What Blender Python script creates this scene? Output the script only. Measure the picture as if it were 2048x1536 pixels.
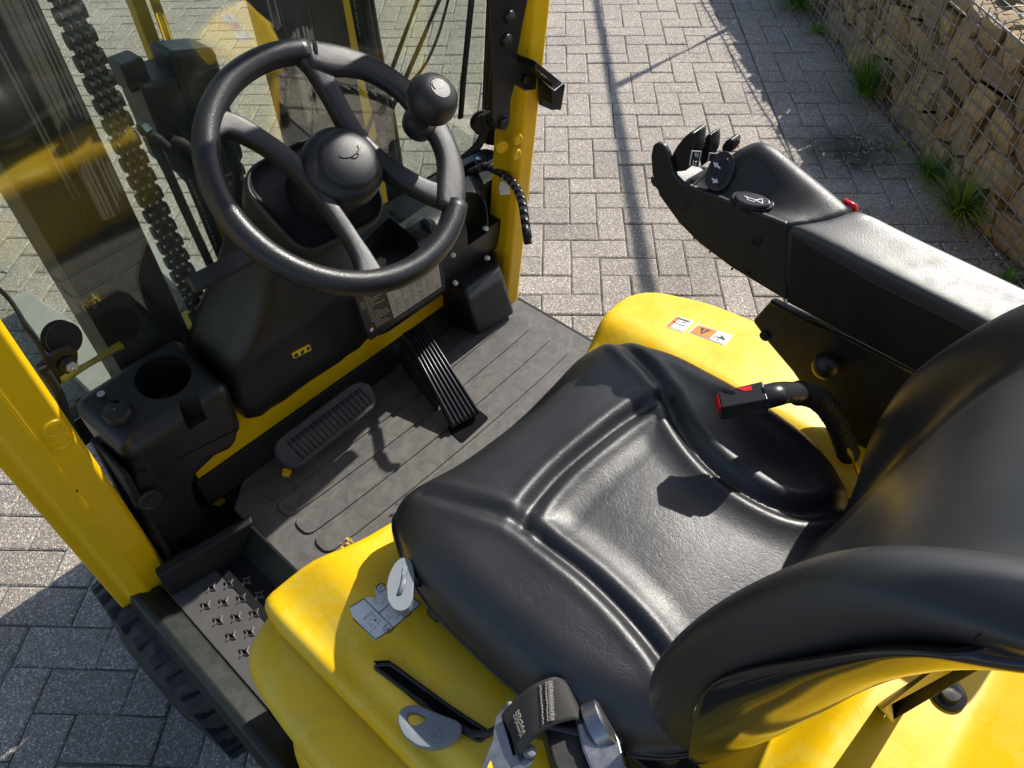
import bpy, bmesh, math, random
from mathutils import Vector, Matrix, noise
from math import sin, cos, pi, radians, sqrt, exp, atan2, hypot, floor
random.seed(7)
SC = bpy.context.scene
COL = SC.collection
for o in list(bpy.data.objects):
    bpy.data.objects.remove(o)

# ------------------------------------------------------------------ camera
# world frame: x = truck's right, y = truck's forward, z = up, metres, ground at 0
FPX, PITCH, ROLL, YAW, CH = 1538.0, 0.8288, -0.0348, radians(46.2), 1.7856
CAM = Vector((0, 0, CH))
def ray(px, py):
    u, v = px-1024, py-768
    cr, sr = cos(ROLL), sin(ROLL)
    u, v = cr*u+sr*v, -sr*u+cr*v
    x, up = u/FPX, -v/FPX
    cp, sp = cos(PITCH), sin(PITCH)
    d = (x, cp+up*sp, -sp+up*cp)
    c, s = cos(-YAW), sin(-YAW)
    return Vector((c*d[0]-s*d[1], s*d[0]+c*d[1], d[2]))
def Z(px, py, z):
    d = ray(px, py); return CAM+d*((z-CH)/d.z)
def X(px, py, x):
    d = ray(px, py); return CAM+d*(x/d.x)
def Y(px, py, y):
    d = ray(px, py); return CAM+d*(y/d.y)
def PL(px, py, o, n):
    d = ray(px, py); return CAM+d*((o-CAM).dot(n)/d.dot(n))
fw = ray(1024, 768).normalized()
rt = (ray(2024, 768)-ray(1024, 768)).normalized()
up_ = rt.cross(fw).normalized()
cam = bpy.data.objects.new('camera', bpy.data.cameras.new('camera')); COL.objects.link(cam)
M4 = Matrix.Identity(4)
for i in range(3):
    M4[i][0] = rt[i]; M4[i][1] = up_[i]; M4[i][2] = -fw[i]; M4[i][3] = CAM[i]
cam.matrix_world = M4
cam.data.sensor_width = 36; cam.data.lens = FPX/2048*36
cam.data.clip_start = 0.02; cam.data.clip_end = 300
SC.camera = cam
def proj(p):
    d = Vector(p)-CAM
    dep = d.dot(fw)
    if dep < 0.02: return None
    return (1024+FPX*d.dot(rt)/dep, 768-FPX*d.dot(up_)/dep)

# ------------------------------------------------------------------ light
SUN_AZ, SUN_EL = radians(-2.0), radians(41.0)      # towards the sun, from +x (counter-clockwise)
S = Vector((cos(SUN_EL)*cos(SUN_AZ), cos(SUN_EL)*sin(SUN_AZ), sin(SUN_EL)))
w = bpy.data.worlds.new('World'); SC.world = w; w.use_nodes = True
nt = w.node_tree; bg = nt.nodes['Background']
sky = nt.nodes.new('ShaderNodeTexSky'); sky.sky_type = 'NISHITA'; sky.sun_disc = False
sky.sun_elevation = SUN_EL
sky.sun_rotation = atan2(S.x, S.y)
sky.air_density = 1.0; sky.dust_density = 1.0; sky.ozone_density = 1.0
nt.links.new(sky.outputs[0], bg.inputs[0]); bg.inputs[1].default_value = 0.115
sl = bpy.data.lights.new('sun', 'SUN'); sl.energy = 4.8; sl.angle = radians(0.53); sl.color = (1, 0.95, 0.87)
so = bpy.data.objects.new('sun', sl); COL.objects.link(so)
so.rotation_euler = (-S).to_track_quat('-Z', 'Y').to_euler()
SC.render.engine = 'CYCLES'
SC.view_settings.view_transform = 'Standard'; SC.view_settings.look = 'None'
SC.view_settings.gamma = 1; SC.view_settings.exposure = 0.46
SC.view_settings.use_curve_mapping = False
SC.render.resolution_x = 1024; SC.render.resolution_y = 768

# ------------------------------------------------------------------ materials
def mat(name):
    m = bpy.data.materials.new(name); m.use_nodes = True
    return m, m.node_tree, m.node_tree.nodes['Principled BSDF']
def N(nt, t, **kw):
    n = nt.nodes.new(t)
    for k, v in kw.items():
        if k in ('operation', 'blend_type', 'data_type', 'feature', 'distance', 'noise_dimensions', 'wave_type', 'bands_direction'): setattr(n, k, v)
        else:
            n.inputs[k].default_value = v
    return n
def coords(nt, obj=False):
    if obj: return nt.nodes.new('ShaderNodeTexCoord').outputs['Object']
    return nt.nodes.new('ShaderNodeNewGeometry').outputs['Position']
def noise_n(nt, vec, scale, detail=3, rough=.55, dist=0):
    n = nt.nodes.new('ShaderNodeTexNoise'); n.inputs['Scale'].default_value = scale
    n.inputs['Detail'].default_value = detail; n.inputs['Roughness'].default_value = rough
    n.inputs['Distortion'].default_value = dist
    nt.links.new(vec, n.inputs['Vector']); return n.outputs['Fac']
def ramp(nt, fac, stops):
    r = nt.nodes.new('ShaderNodeValToRGB'); nt.links.new(fac, r.inputs[0])
    e = r.color_ramp.elements
    while len(e) < len(stops): e.new(0.5)
    for i, (p, c) in enumerate(stops):
        e[i].position = p
        e[i].color = (c, c, c, 1) if isinstance(c, (int, float)) else (*c, 1)
    return r.outputs[0]
def mix(nt, f, a, b, bt='MIX'):
    m = nt.nodes.new('ShaderNodeMix'); m.data_type = 'RGBA'; m.blend_type = bt
    for i, v in ((0, f), (6, a), (7, b)):
        if isinstance(v, bpy.types.NodeSocket): nt.links.new(v, m.inputs[i])
        else: m.inputs[i].default_value = v if i == 0 else ((*v, 1) if not isinstance(v, (int, float)) else (v, v, v, 1))
    return m.outputs[2]
def math_n(nt, op, a, b=0.0):
    m = nt.nodes.new('ShaderNodeMath'); m.operation = op
    for i, v in ((0, a), (1, b)):
        if isinstance(v, bpy.types.NodeSocket): nt.links.new(v, m.inputs[i])
        else: m.inputs[i].default_value = v
    return m.outputs[0]
def bump(nt, b, h, strength, dist, prev=None):
    n = nt.nodes.new('ShaderNodeBump'); n.inputs['Strength'].default_value = strength
    n.inputs['Distance'].default_value = dist
    nt.links.new(h, n.inputs['Height'])
    if prev: nt.links.new(prev, n.inputs['Normal'])
    nt.links.new(n.outputs[0], b.inputs['Normal']); return n.outputs[0]
def voro(nt, vec, scale, feature='F1', rnd=1.0):
    v = nt.nodes.new('ShaderNodeTexVoronoi'); v.feature = feature
    v.inputs['Scale'].default_value = scale; v.inputs['Randomness'].default_value = rnd
    nt.links.new(vec, v.inputs['Vector']); return v

def plastic(name, col, rough, grain=900, gs=.25, spec=.5, dust=.0, dustcol=(.12,.11,.10), scratch=0.0):
    m, nt, b = mat(name); g = coords(nt)
    c = col
    nz = noise_n(nt, g, 14, 4)
    base = mix(nt, nz, tuple(x*.8 for x in col), tuple(x*1.25 for x in col))
    if dust:
        f = ramp(nt, noise_n(nt, g, 23, 6, .7), [(.48, 0), (.75, dust)])
        base = mix(nt, f, base, dustcol)
    if scratch:
        mp = nt.nodes.new('ShaderNodeMapping'); nt.links.new(g, mp.inputs[0]); mp.inputs['Scale'].default_value = (1, 3, 1); mp.inputs['Rotation'].default_value = (.3, .5, .7)
        f = ramp(nt, noise_n(nt, mp.outputs[0], 60, 8, .8, 1.5), [(.66, 0), (.70, scratch), (.73, 0)])
        base = mix(nt, f, base, (.25, .25, .24))
    nt.links.new(base, b.inputs['Base Color'])
    r = ramp(nt, noise_n(nt, g, 40, 4), [(.3, rough*.85), (.7, min(1, rough*1.15))])
    nt.links.new(r, b.inputs['Roughness'])
    b.inputs['Specular IOR Level'].default_value = spec
    if gs:
        v = voro(nt, g, grain, 'SMOOTH_F1')
        bump(nt, b, v.outputs['Distance'], gs, .0006)
    return m
def yellow(name, fade=.0, dirt=.25, col=(.84, .515, .002), rough=.33):
    m, nt, b = mat(name); g = coords(nt)
    base = mix(nt, noise_n(nt, g, 5, 3), tuple(x*.93 for x in col), tuple(min(1, x*1.07) for x in col))
    if fade:
        n1 = noise_n(nt, g, 8, 13, .74, .5)
        f = ramp(nt, n1, [(.515, 0), (.53, fade)])
        base = mix(nt, f, base, (.78, .60, .07))
        f = ramp(nt, noise_n(nt, g, 11, 13, .78, .8), [(.585, 0), (.60, fade*.9)])
        base = mix(nt, f, base, (.62, .53, .015))
        f2 = ramp(nt, noise_n(nt, g, 55, 5, .7), [(.62, 0), (.72, fade*.8)])
        base = mix(nt, f2, base, (.86, .74, .22))
    if dirt:
        mp = nt.nodes.new('ShaderNodeMapping'); nt.links.new(g, mp.inputs[0]); mp.inputs['Scale'].default_value = (1, .45, 1)
        f = ramp(nt, noise_n(nt, mp.outputs[0], 16, 8, .75, .8), [(.52, 0), (.70, dirt)])
        base = mix(nt, f, base, (.20, .13, .04))
        f = ramp(nt, noise_n(nt, g, 130, 3, .6), [(.70, 0), (.74, dirt*1.8)])
        base = mix(nt, f, base, (.10, .06, .02))
    if fade:
        mp2 = nt.nodes.new('ShaderNodeMapping'); nt.links.new(g, mp2.inputs[0]); mp2.inputs['Scale'].default_value = (9, 1.2, 1); mp2.inputs['Rotation'].default_value = (0, 0, .35)
        f = ramp(nt, noise_n(nt, mp2.outputs[0], 22, 6, .8, .6), [(.655, 0), (.675, .55), (.70, 0)])
        base = mix(nt, f, base, (.30, .20, .05))
    nt.links.new(base, b.inputs['Base Color'])
    r = ramp(nt, noise_n(nt, g, 12, 6, .7), [(.3, rough*.8), (.75, rough*1.5)])
    nt.links.new(r, b.inputs['Roughness'])
    bump(nt, b, noise_n(nt, g, 160, 3), .08, .001)
    return m
def metal(name, col, rough, m_=1.0, bs=.1):
    m, nt, b = mat(name); g = coords(nt)
    base = mix(nt, noise_n(nt, g, 60, 5, .7), tuple(x*.7 for x in col), tuple(min(1, x*1.2) for x in col))
    nt.links.new(base, b.inputs['Base Color']); b.inputs['Metallic'].default_value = m_
    nt.links.new(ramp(nt, noise_n(nt, g, 90, 4), [(.3, rough*.8), (.7, rough*1.3)]), b.inputs['Roughness'])
    if bs: bump(nt, b, noise_n(nt, g, 300, 3), bs, .001)
    return m
MT = {}
MT['yellow'] = yellow('yellow_paint', 0, .18)
MT['yellow_hood'] = yellow('worn_yellow_paint', .38, .20, rough=.34)
MT['yellow_post'] = yellow('post_yellow_paint', 0, .10)
MT['yellow_trim'] = yellow('deep_yellow', 0, .1)
MT['plastic'] = plastic('black_grained_plastic', (.0125, .0132, .0135), .36, 1300, .30, .5, .0)
MT['plastic_dark'] = plastic('dark_grained_plastic', (.0135, .0138, .014), .42, 1100, .30, .5, .12, (.07, .07, .068))
MT['plastic_arm'] = plastic('soft_grained_plastic', (.017, .0175, .019), .37, 1500, .4, .5)
MT['pad'] = plastic('arm_pad_vinyl', (.030, .031, .033), .42, 800, .28, .6)
MT['rim'] = plastic('steering_rim_rubber', (.015, .0155, .017), .38, 620, .5, .5)
MT['smooth'] = plastic('smooth_black_plastic', (.02, .021, .023), .27, 800, .05, .5)
MT['rubber'] = plastic('black_rubber', (.016, .016, .016), .65, 500, .2, .3, .25, (.06, .058, .055))
MT['black_metal'] = plastic('black_powder_coat', (.012, .012, .013), .35, 700, .15, .5)
MT['accel'] = plastic('ribbed_pedal_rubber', (.013, .013, .015), .30, 700, .08, .5)
MT['step'] = plastic('step_plate_paint', (.085, .081, .079), .38, 300, .12, .5, .2, (.16, .15, .14))
MT['rail_paint'] = plastic('worn_dark_green_paint', (.011, .0145, .0115), .42, 400, .15, .5, .07, (.1, .1, .09))
MT['grey_handle'] = plastic('grey_lever_plastic', (.20, .225, .245), .42, 900, .1, .5, .2, (.15, .15, .15))
MT['step_worn'] = plastic('worn_step_edges', (.22, .20, .19), .30, 300, .1, .6)
MT['mast'] = plastic('greasy_mast_steel', (.020, .015, .008), .5, 120, .1, .5, .25, (.060, .042, .018), .10)
MT['steel'] = metal('dull_steel', (.52, .52, .50), .38)
MT['zinc'] = metal('zinc_bolt', (.62, .64, .66), .30)
MT['chain'] = metal('oily_chain', (.16, .15, .13), .35, .8)
MT['chrome'] = metal('dark_retractor_metal', (.30, .31, .33), .25, .9, .03)
MT['red'] = plastic('red_plastic', (.62, .01, .012), .30, 900, .05)
MT['white'] = plastic('white_plastic', (.75, .73, .62), .35, 900, .05)
MT['forkgrey'] = plastic('worn_fork_steel', (.30, .29, .26), .5, 200, .2, .4, .5, (.22, .20, .16))
MT['screen'] = plastic('silver_screw', (.5, .5, .48), .3, 900, 0)

def tyre_mat():
    m, nt, b = mat('tyre_rubber'); g = coords(nt)
    base = mix(nt, ramp(nt, noise_n(nt, g, 30, 6, .7), [(.35, 0), (.7, 1)]), (.013, .014, .016), (.045, .045, .045))
    nt.links.new(base, b.inputs['Base Color']); b.inputs['Roughness'].default_value = .6
    bump(nt, b, noise_n(nt, g, 120, 5), .4, .002)
    return m
MT['tyre'] = tyre_mat()

def mat_floor():
    m, nt, b = mat('ribbed_floor_rubber'); g = coords(nt)
    n1 = noise_n(nt, g, 24, 8, .72, 1.2)
    base = mix(nt, ramp(nt, n1, [(.38, 0), (.62, 1)]), (.074, .070, .067), (.128, .119, .111))
    mp = nt.nodes.new('ShaderNodeMapping'); nt.links.new(g, mp.inputs[0]); mp.inputs['Scale'].default_value = (1, 2.2, 1); mp.inputs['Rotation'].default_value = (0, 0, .6)
    f = ramp(nt, noise_n(nt, mp.outputs[0], 38, 9, .8, 2.0), [(.60, 0), (.66, .5), (.74, 0)])
    base = mix(nt, f, base, (.20, .18, .155))
    f = ramp(nt, noise_n(nt, g, 420, 2), [(.70, 0), (.76, .8)])
    base = mix(nt, f, base, (.18, .17, .15))
    nt.links.new(base, b.inputs['Base Color']); b.inputs['Roughness'].default_value = .62
    bump(nt, b, noise_n(nt, g, 500, 4, .7), .35, .0012)
    return m
MT['mat'] = mat_floor()

def leather(name, wr=1.0):
    m, nt, b = mat(name); g = coords(nt)
    wp = nt.nodes.new('ShaderNodeTexNoise'); wp.inputs['Scale'].default_value = 26; wp.inputs['Detail'].default_value = 5; nt.links.new(g, wp.inputs['Vector'])
    add = nt.nodes.new('ShaderNodeMix'); add.data_type = 'VECTOR'; add.inputs[0].default_value = .045
    nt.links.new(g, add.inputs[4]); nt.links.new(wp.outputs['Color'], add.inputs[5])
    v1 = voro(nt, add.outputs[1], 170, 'DISTANCE_TO_EDGE'); v2 = voro(nt, add.outputs[1], 420, 'DISTANCE_TO_EDGE')
    mpw = nt.nodes.new('ShaderNodeMapping'); nt.links.new(add.outputs[1], mpw.inputs[0]); mpw.inputs['Scale'].default_value = (1.0, .38, 1); mpw.inputs['Rotation'].default_value = (0, 0, .9)
    v3 = voro(nt, mpw.outputs[0], 95, 'DISTANCE_TO_EDGE')
    e1 = ramp(nt, v1.outputs['Distance'], [(0, 0), (.10, 1)]); e2 = ramp(nt, v2.outputs['Distance'], [(0, 0), (.18, 1)])
    e3 = ramp(nt, v3.outputs['Distance'], [(0, 0), (.09, 1)])
    amt = ramp(nt, noise_n(nt, g, 7, 3), [(.35, .35), (.65, 1)])
    e3 = mix(nt, amt, 1.0, e3)
    hsum = math_n(nt, 'ADD', math_n(nt, 'ADD', math_n(nt, 'MULTIPLY', e1, .6), math_n(nt, 'MULTIPLY', e2, .4)), math_n(nt, 'MULTIPLY', e3, 1.1))
    base = mix(nt, noise_n(nt, g, 9, 5), (.0135, .014, .0165), (.023, .024, .027))
    nt.links.new(base, b.inputs['Base Color'])
    rr = ramp(nt, noise_n(nt, g, 11, 5, .7), [(.3, .36), (.7, .47)])
    nt.links.new(rr, b.inputs['Roughness']); b.inputs['Specular IOR Level'].default_value = .62
    p = bump(nt, b, hsum, .27*wr, .00032)
    bump(nt, b, noise_n(nt, g, 1500, 2), .20, .0003, p)
    return m
MT['leather'] = leather('seat_vinyl')
MT['leather_back'] = leather('backrest_vinyl', .22)
MT['shell'] = plastic('glossy_black_shell', (.012, .012, .013), .12, 800, .0, .6)

def webbing():
    m, nt, b = mat('seat_belt_webbing'); g = coords(nt, True)
    wv = nt.nodes.new('ShaderNodeTexWave'); wv.inputs['Scale'].default_value = 180; nt.links.new(g, wv.inputs['Vector']); wv.bands_direction = 'Y'
    wv.inputs['Distortion'].default_value = .6
    base = mix(nt, wv.outputs['Fac'], (.018, .017, .016), (.035, .033, .030))
    nt.links.new(base, b.inputs['Base Color']); b.inputs['Roughness'].default_value = .6
    bump(nt, b, wv.outputs['Fac'], .5, .001)
    return m
MT['webbing'] = webbing()

def flat(name, col, rough=.5):
    m, nt, b = mat(name); b.inputs['Base Color'].default_value = (*col, 1); b.inputs['Roughness'].default_value = rough
    return m
MT['pwhite'] = flat('print_white', (.72, .72, .70), .35)
MT['pblack'] = flat('print_black', (.02, .02, .022), .4)
MT['porange'] = flat('print_orange', (.85, .22, .015), .35)
MT['pyellow'] = flat('print_yellow', (.80, .50, .02), .4)
MT['pbrown'] = flat('placard_dark', (.040, .034, .024), .3)
MT['pcream'] = flat('placard_metal', (.50, .43, .33), .35)
MT['plight'] = flat('placard_text_light', (.55, .48, .33), .4)
MT['stitch'] = flat('stitching_thread', (.30, .28, .24), .6)
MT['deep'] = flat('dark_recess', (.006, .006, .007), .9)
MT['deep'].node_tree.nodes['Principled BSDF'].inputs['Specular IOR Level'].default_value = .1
MT['pedal'] = plastic('worn_pedal_rubber', (.055, .054, .054), .6, 500, .2, .3, .35, (.12, .11, .10))

def glass():
    m, nt, b = mat('tinted_glass'); g = coords(nt)
    nt.nodes.remove(b); out = nt.nodes['Material Output']
    tr = nt.nodes.new('ShaderNodeBsdfTransparent'); tr.inputs[0].default_value = (.91, .965, .90, 1)
    gl = nt.nodes.new('ShaderNodeBsdfGlossy'); gl.inputs['Roughness'].default_value = .015
    fr = nt.nodes.new('ShaderNodeFresnel'); gb = nt.nodes.new('ShaderNodeNewGeometry').outputs['Backfacing']; nt.links.new(math_n(nt, 'ADD', 1.52, math_n(nt, 'MULTIPLY', gb, 1/1.52-1.52)), fr.inputs[0])
    f = math_n(nt, 'MULTIPLY', fr.outputs[0], 3.4)
    mx = nt.nodes.new('ShaderNodeMixShader'); nt.links.new(f, mx.inputs[0]); nt.links.new(tr.outputs[0], mx.inputs[1]); nt.links.new(gl.outputs[0], mx.inputs[2])
    df = nt.nodes.new('ShaderNodeBsdfDiffuse'); df.inputs[0].default_value = (.62, .64, .60, 1)
    sp = ramp(nt, noise_n(nt, g, 330, 3, .6), [(.69, 0), (.76, .30)])
    mp = nt.nodes.new('ShaderNodeMapping'); nt.links.new(g, mp.inputs[0]); mp.inputs['Scale'].default_value = (3, 1, .35)
    sm = ramp(nt, noise_n(nt, mp.outputs[0], 60, 6, .75), [(.60, 0), (.78, .05)])
    dd = math_n(nt, 'ADD', math_n(nt, 'ADD', sp, sm), .018)
    m2 = nt.nodes.new('ShaderNodeMixShader'); nt.links.new(dd, m2.inputs[0]); nt.links.new(mx.outputs[0], m2.inputs[1]); nt.links.new(df.outputs[0], m2.inputs[2])
    nt.links.new(m2.outputs[0], out.inputs[0])
    return m
MT['glass'] = glass()

def paver(name, dark=0):
    m, nt, b = mat(name); g = coords(nt)
    v = voro(nt, g, 330); v2 = voro(nt, g, 150)
    sepc = nt.nodes.new('ShaderNodeSeparateColor'); nt.links.new(v.outputs['Color'], sepc.inputs[0])
    grit = ramp(nt, sepc.outputs[0], [(0, (.17, .143, .118)), (.35, (.235, .205, .172)), (.60, (.29, .258, .22)), (.85, (.37, .33, .28)), (.93, (.78, .73, .65)), (.98, (.46, .25, .13))])
    nt.nodes[-1].color_ramp.interpolation = 'CONSTANT' if False else 'LINEAR'
    sep2 = nt.nodes.new('ShaderNodeSeparateColor'); nt.links.new(v2.outputs['Color'], sep2.inputs[0])
    f = ramp(nt, sep2.outputs[1], [(.80, 0), (.86, .7)])
    near = ramp(nt, v2.outputs['Distance'], [(.30, 1), (.42, 0)])
    f = math_n(nt, 'MULTIPLY', f, near)
    c = mix(nt, f, grit, (.62, .59, .53))
    big = ramp(nt, noise_n(nt, g, 2.2, 5, .6), [(.3, .82), (.7, 1.12)])
    c = mix(nt, 1.0, c, big, 'MULTIPLY')
    oi = nt.nodes.new('ShaderNodeObjectInfo')
    rv = ramp(nt, oi.outputs['Random'], [(0, .80), (1, 1.10)])
    c = mix(nt, 1.0, c, rv, 'MULTIPLY')
    # wet earthy stain by the wall foot
    def stain(cx, cy, r0, r1, amt, colr, c):
        sub = nt.nodes.new('ShaderNodeVectorMath'); sub.operation = 'SUBTRACT'; nt.links.new(g, sub.inputs[0]); sub.inputs[1].default_value = (cx, cy, 0)
        ln = nt.nodes.new('ShaderNodeVectorMath'); ln.operation = 'LENGTH'; nt.links.new(sub.outputs[0], ln.inputs[0])
        d = math_n(nt, 'ADD', ln.outputs['Value'], math_n(nt, 'MULTIPLY', math_n(nt, 'SUBTRACT', noise_n(nt, g, 11, 6, .7), .5), .38))
        return mix(nt, ramp(nt, d, [(r0, amt), (r1, 0)]), c, colr)
    p = Z(1700, 300, 0)
    c = stain(p.x, p.y, .06, .30, .92, (.030, .026, .022), c)
    nt.links.new(c, b.inputs['Base Color']); b.inputs['Roughness'].default_value = .72
    hb = math_n(nt, 'ADD', math_n(nt, 'MULTIPLY', v.outputs['Distance'], .8), noise_n(nt, g, 45, 5))
    bump(nt, b, hb, .65, .003)
    return m
MT['paver'] = paver('speckled_concrete_paver')
def joint():
    m, nt, b = mat('joint_sand'); g = coords(nt)
    c = mix(nt, ramp(nt, noise_n(nt, g, 6, 6, .7), [(.35, 0), (.6, 1)]), (.11, .095, .078), (.24, .21, .165))
    c = mix(nt, ramp(nt, noise_n(nt, g, 500, 2), [(.4, 0), (.6, .6)]), c, (.09, .08, .065))
    nt.links.new(c, b.inputs['Base Color']); b.inputs['Roughness'].default_value = .95
    bump(nt, b, noise_n(nt, g, 400, 3), .8, .003)
    return m
MT['joint'] = joint()
def stone_mat():
    m, nt, b = mat('sandstone'); g = coords(nt)
    oi = nt.nodes.new('ShaderNodeObjectInfo')
    c1 = ramp(nt, oi.outputs['Random'], [(0, (.26, .19, .10)), (.25, (.46, .31, .13)), (.5, (.56, .38, .155)), (.7, (.40, .29, .14)), (.85, (.29, .24, .15)), (1, (.52, .27, .09))])
    f = ramp(nt, noise_n(nt, g, 16, 8, .7, .5), [(.42, 0), (.62, .75)])
    c = mix(nt, f, c1, (.30, .235, .14))
    c = mix(nt, ramp(nt, noise_n(nt, g, 30, 6, .7), [(.58, 0), (.70, .75)]), c, (.36, .18, .06))
    c = mix(nt, ramp(nt, noise_n(nt, g, 9, 6, .75), [(.62, 0), (.72, .5)]), c, (.13, .14, .06))
    c = mix(nt, ramp(nt, noise_n(nt, g, 90, 5, .8), [(.35, .45), (.55, 0)]), c, (.09, .075, .055))
    nt.links.new(c, b.inputs['Base Color']); b.inputs['Roughness'].default_value = .85
    p = bump(nt, b, noise_n(nt, g, 34, 9, .62, .4), .6, .008)
    bump(nt, b, noise_n(nt, g, 260, 4, .7), .4, .002, p)
    return m
MT['stone'] = stone_mat()
MT['wire'] = metal('galvanised_wire', (.27, .26, .245), .5, .4)
def leafy(name, a, bcol):
    m, nt, b = mat(name); g = coords(nt)
    nt.links.new(mix(nt, noise_n(nt, g, 25, 3), a, bcol), b.inputs['Base Color']); b.inputs['Roughness'].default_value = .5
    b.inputs['Transmission Weight'].default_value = 0
    return m
MT['grass'] = leafy('grass_green', (.07, .20, .02), (.17, .33, .04))
MT['grass2'] = leafy('grass_pale', (.13, .27, .03), (.28, .38, .06))
MT['straw'] = leafy('dry_straw', (.32, .25, .14), (.42, .35, .22))
MT['soil'] = leafy('soil', (.05, .04, .03), (.10, .08, .06))
MT['leaf'] = leafy('dry_leaf', (.75, .50, .05), (.55, .45, .20))

# ------------------------------------------------------------------ mesh helpers
def link(o, parent=None):
    COL.objects.link(o)
    if parent:
        o.parent = parent
        if parent.type == 'EMPTY': o.matrix_parent_inverse = Matrix.Translation(-parent.location)
    return o
def mesh(name, vs, fs, m, parent=None, smooth=False, bevel=0, seg=2, subd=0, ang=35):
    me = bpy.data.meshes.new(name); me.from_pydata([tuple(v) for v in vs], [], fs)
    bm = bmesh.new(); bm.from_mesh(me); bmesh.ops.recalc_face_normals(bm, faces=bm.faces); bm.to_mesh(me); bm.free()
    me.materials.append(MT[m])
    o = link(bpy.data.objects.new(name, me), parent)
    if smooth or subd or bevel:
        for p in me.polygons: p.use_smooth = True
    if bevel:
        md = o.modifiers.new('bev', 'BEVEL'); md.width = bevel; md.segments = seg; md.limit_method = 'ANGLE'; md.angle_limit = radians(ang)
        md.harden_normals = True
    if subd:
        md = o.modifiers.new('sub', 'SUBSURF'); md.levels = subd; md.render_levels = subd
    return o
def boxv(x0, x1, y0, y1, z0, z1):
    return [(x0,y0,z0),(x1,y0,z0),(x1,y1,z0),(x0,y1,z0),(x0,y0,z1),(x1,y0,z1),(x1,y1,z1),(x0,y1,z1)]
BF = [(0,3,2,1),(4,5,6,7),(0,1,5,4),(1,2,6,5),(2,3,7,6),(3,0,4,7)]
def box(name, x0, x1, y0, y1, z0, z1, m, parent=None, bevel=.003, seg=2, top=None):
    v = boxv(x0,x1,y0,y1,z0,z1)
    return mesh(name, v, BF, m, parent, bevel=bevel, seg=seg)
def hexa(name, v8, m, parent=None, bevel=.003, seg=2, subd=0):
    return mesh(name, v8, BF, m, parent, bevel=bevel, seg=seg, subd=subd)
def slab(name, pts, off, m, parent=None, bevel=.002, seg=2, ang=35):
    """closed polygon pts (3D) extruded by vector off"""
    n = len(pts); off = Vector(off)
    vs = [Vector(p) for p in pts]+[Vector(p)+off for p in pts]
    fs = [tuple(range(n)), tuple(range(2*n-1, n-1, -1))]+[(i, (i+1) % n, n+(i+1) % n, n+i) for i in range(n)]
    return mesh(name, vs, fs, m, parent, bevel=bevel, seg=seg, ang=ang)
def loft(name, rings, m, parent=None, subd=1, cap=True, closed=True, smooth=True, bevel=0):
    n = len(rings[0]); vs = [Vector(p) for r in rings for p in r]; fs = []
    for i in range(len(rings)-1):
        for j in range(n if closed else n-1):
            a, b = i*n+j, i*n+(j+1) % n
            fs.append((a, b, b+n, a+n))
    if cap and closed:
        fs.append(tuple(range(n))); fs.append(tuple(range((len(rings)-1)*n, len(rings)*n)))
    return mesh(name, vs, fs, m, parent, smooth=smooth, subd=subd, bevel=bevel)
def frame_from(d, hint=None):
    d = d.normalized(); h_ = hint or Vector((0, 0, 1))
    if abs(d.dot(h_)) > .95: h_ = Vector((0, 1, 0))
    a = d.cross(h_).normalized(); b = a.cross(d).normalized()
    return a, b
def catmull(pts, n=6, closed=False):
    P = [Vector(p) for p in pts]; out = []
    L = len(P); rng = range(L if closed else L-1)
    for i in rng:
        g = (lambda k: P[k % L]) if closed else (lambda k: P[max(0, min(L-1, k))])
        p0, p1, p2, p3 = g(i-1), g(i), g(i+1), g(i+2)
        for k in range(n):
            t = k/n
            out.append(.5*((2*p1)+(p2-p0)*t+(2*p0-5*p1+4*p2-p3)*t*t+(3*p1-p0-3*p2+p3)*t**3))
    if not closed: out.append(P[-1])
    return out
def tube_vf(pts, r, n=8, closed=False, flat_=1.0, hint=None):
    P = [Vector(p) for p in pts]; L = len(P); vs = []; fs = []
    a0 = None
    for i in range(L):
        if closed: d = P[(i+1) % L]-P[i-1]
        else: d = P[min(L-1, i+1)]-P[max(0, i-1)]
        d.normalize()
        if a0 is None: a, b = frame_from(d, hint)
        else:
            a = a0-d*a0.dot(d)
            if a.length < 1e-6: a, b = frame_from(d, hint)
            a.normalize(); b = d.cross(a)
        a0 = a
        rr = r(i/(L-1)) if callable(r) else r
        for k in range(n):
            t = 2*pi*k/n
            vs.append(P[i]+a*(cos(t)*rr)+b*(sin(t)*rr*flat_))
    for i in range(L if closed else L-1):
        for k in range(n):
            q = ((i+1) % L)*n
            fs.append((i*n+k, i*n+(k+1) % n, q+(k+1) % n, q+k))
    if not closed:
        fs.append(tuple(range(n))); fs.append(tuple(range((L-1)*n, L*n)))
    return vs, fs
def tube(name, pts, r, m, parent=None, n=10, closed=False, flat_=1.0, hint=None):
    vs, fs = tube_vf(pts, r, n, closed, flat_, hint)
    return mesh(name, vs, fs, m, parent, smooth=True)
def multi(name, parts, m, parent=None, smooth=True, bevel=0):
    vs = []; fs = []
    for v, f in parts:
        k = len(vs); vs += list(v); fs += [tuple(i+k for i in q) for q in f]
    return mesh(name, vs, fs, m, parent, smooth=smooth, bevel=bevel)
def lathe_vf(prof, o, d, n=24, a=None):
    """prof: (radius, height) along axis d from o"""
    o = Vector(o); d = Vector(d).normalized(); a, b = frame_from(d)
    vs = []; fs = []
    for r, h_ in prof:
        for k in range(n):
            t = 2*pi*k/n; vs.append(o+d*h_+a*(cos(t)*r)+b*(sin(t)*r))
    for i in range(len(prof)-1):
        for k in range(n):
            fs.append((i*n+k, i*n+(k+1) % n, (i+1)*n+(k+1) % n, (i+1)*n+k))
    fs.append(tuple(range(n))); fs.append(tuple(range((len(prof)-1)*n, len(prof)*n)))
    return vs, fs
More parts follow.
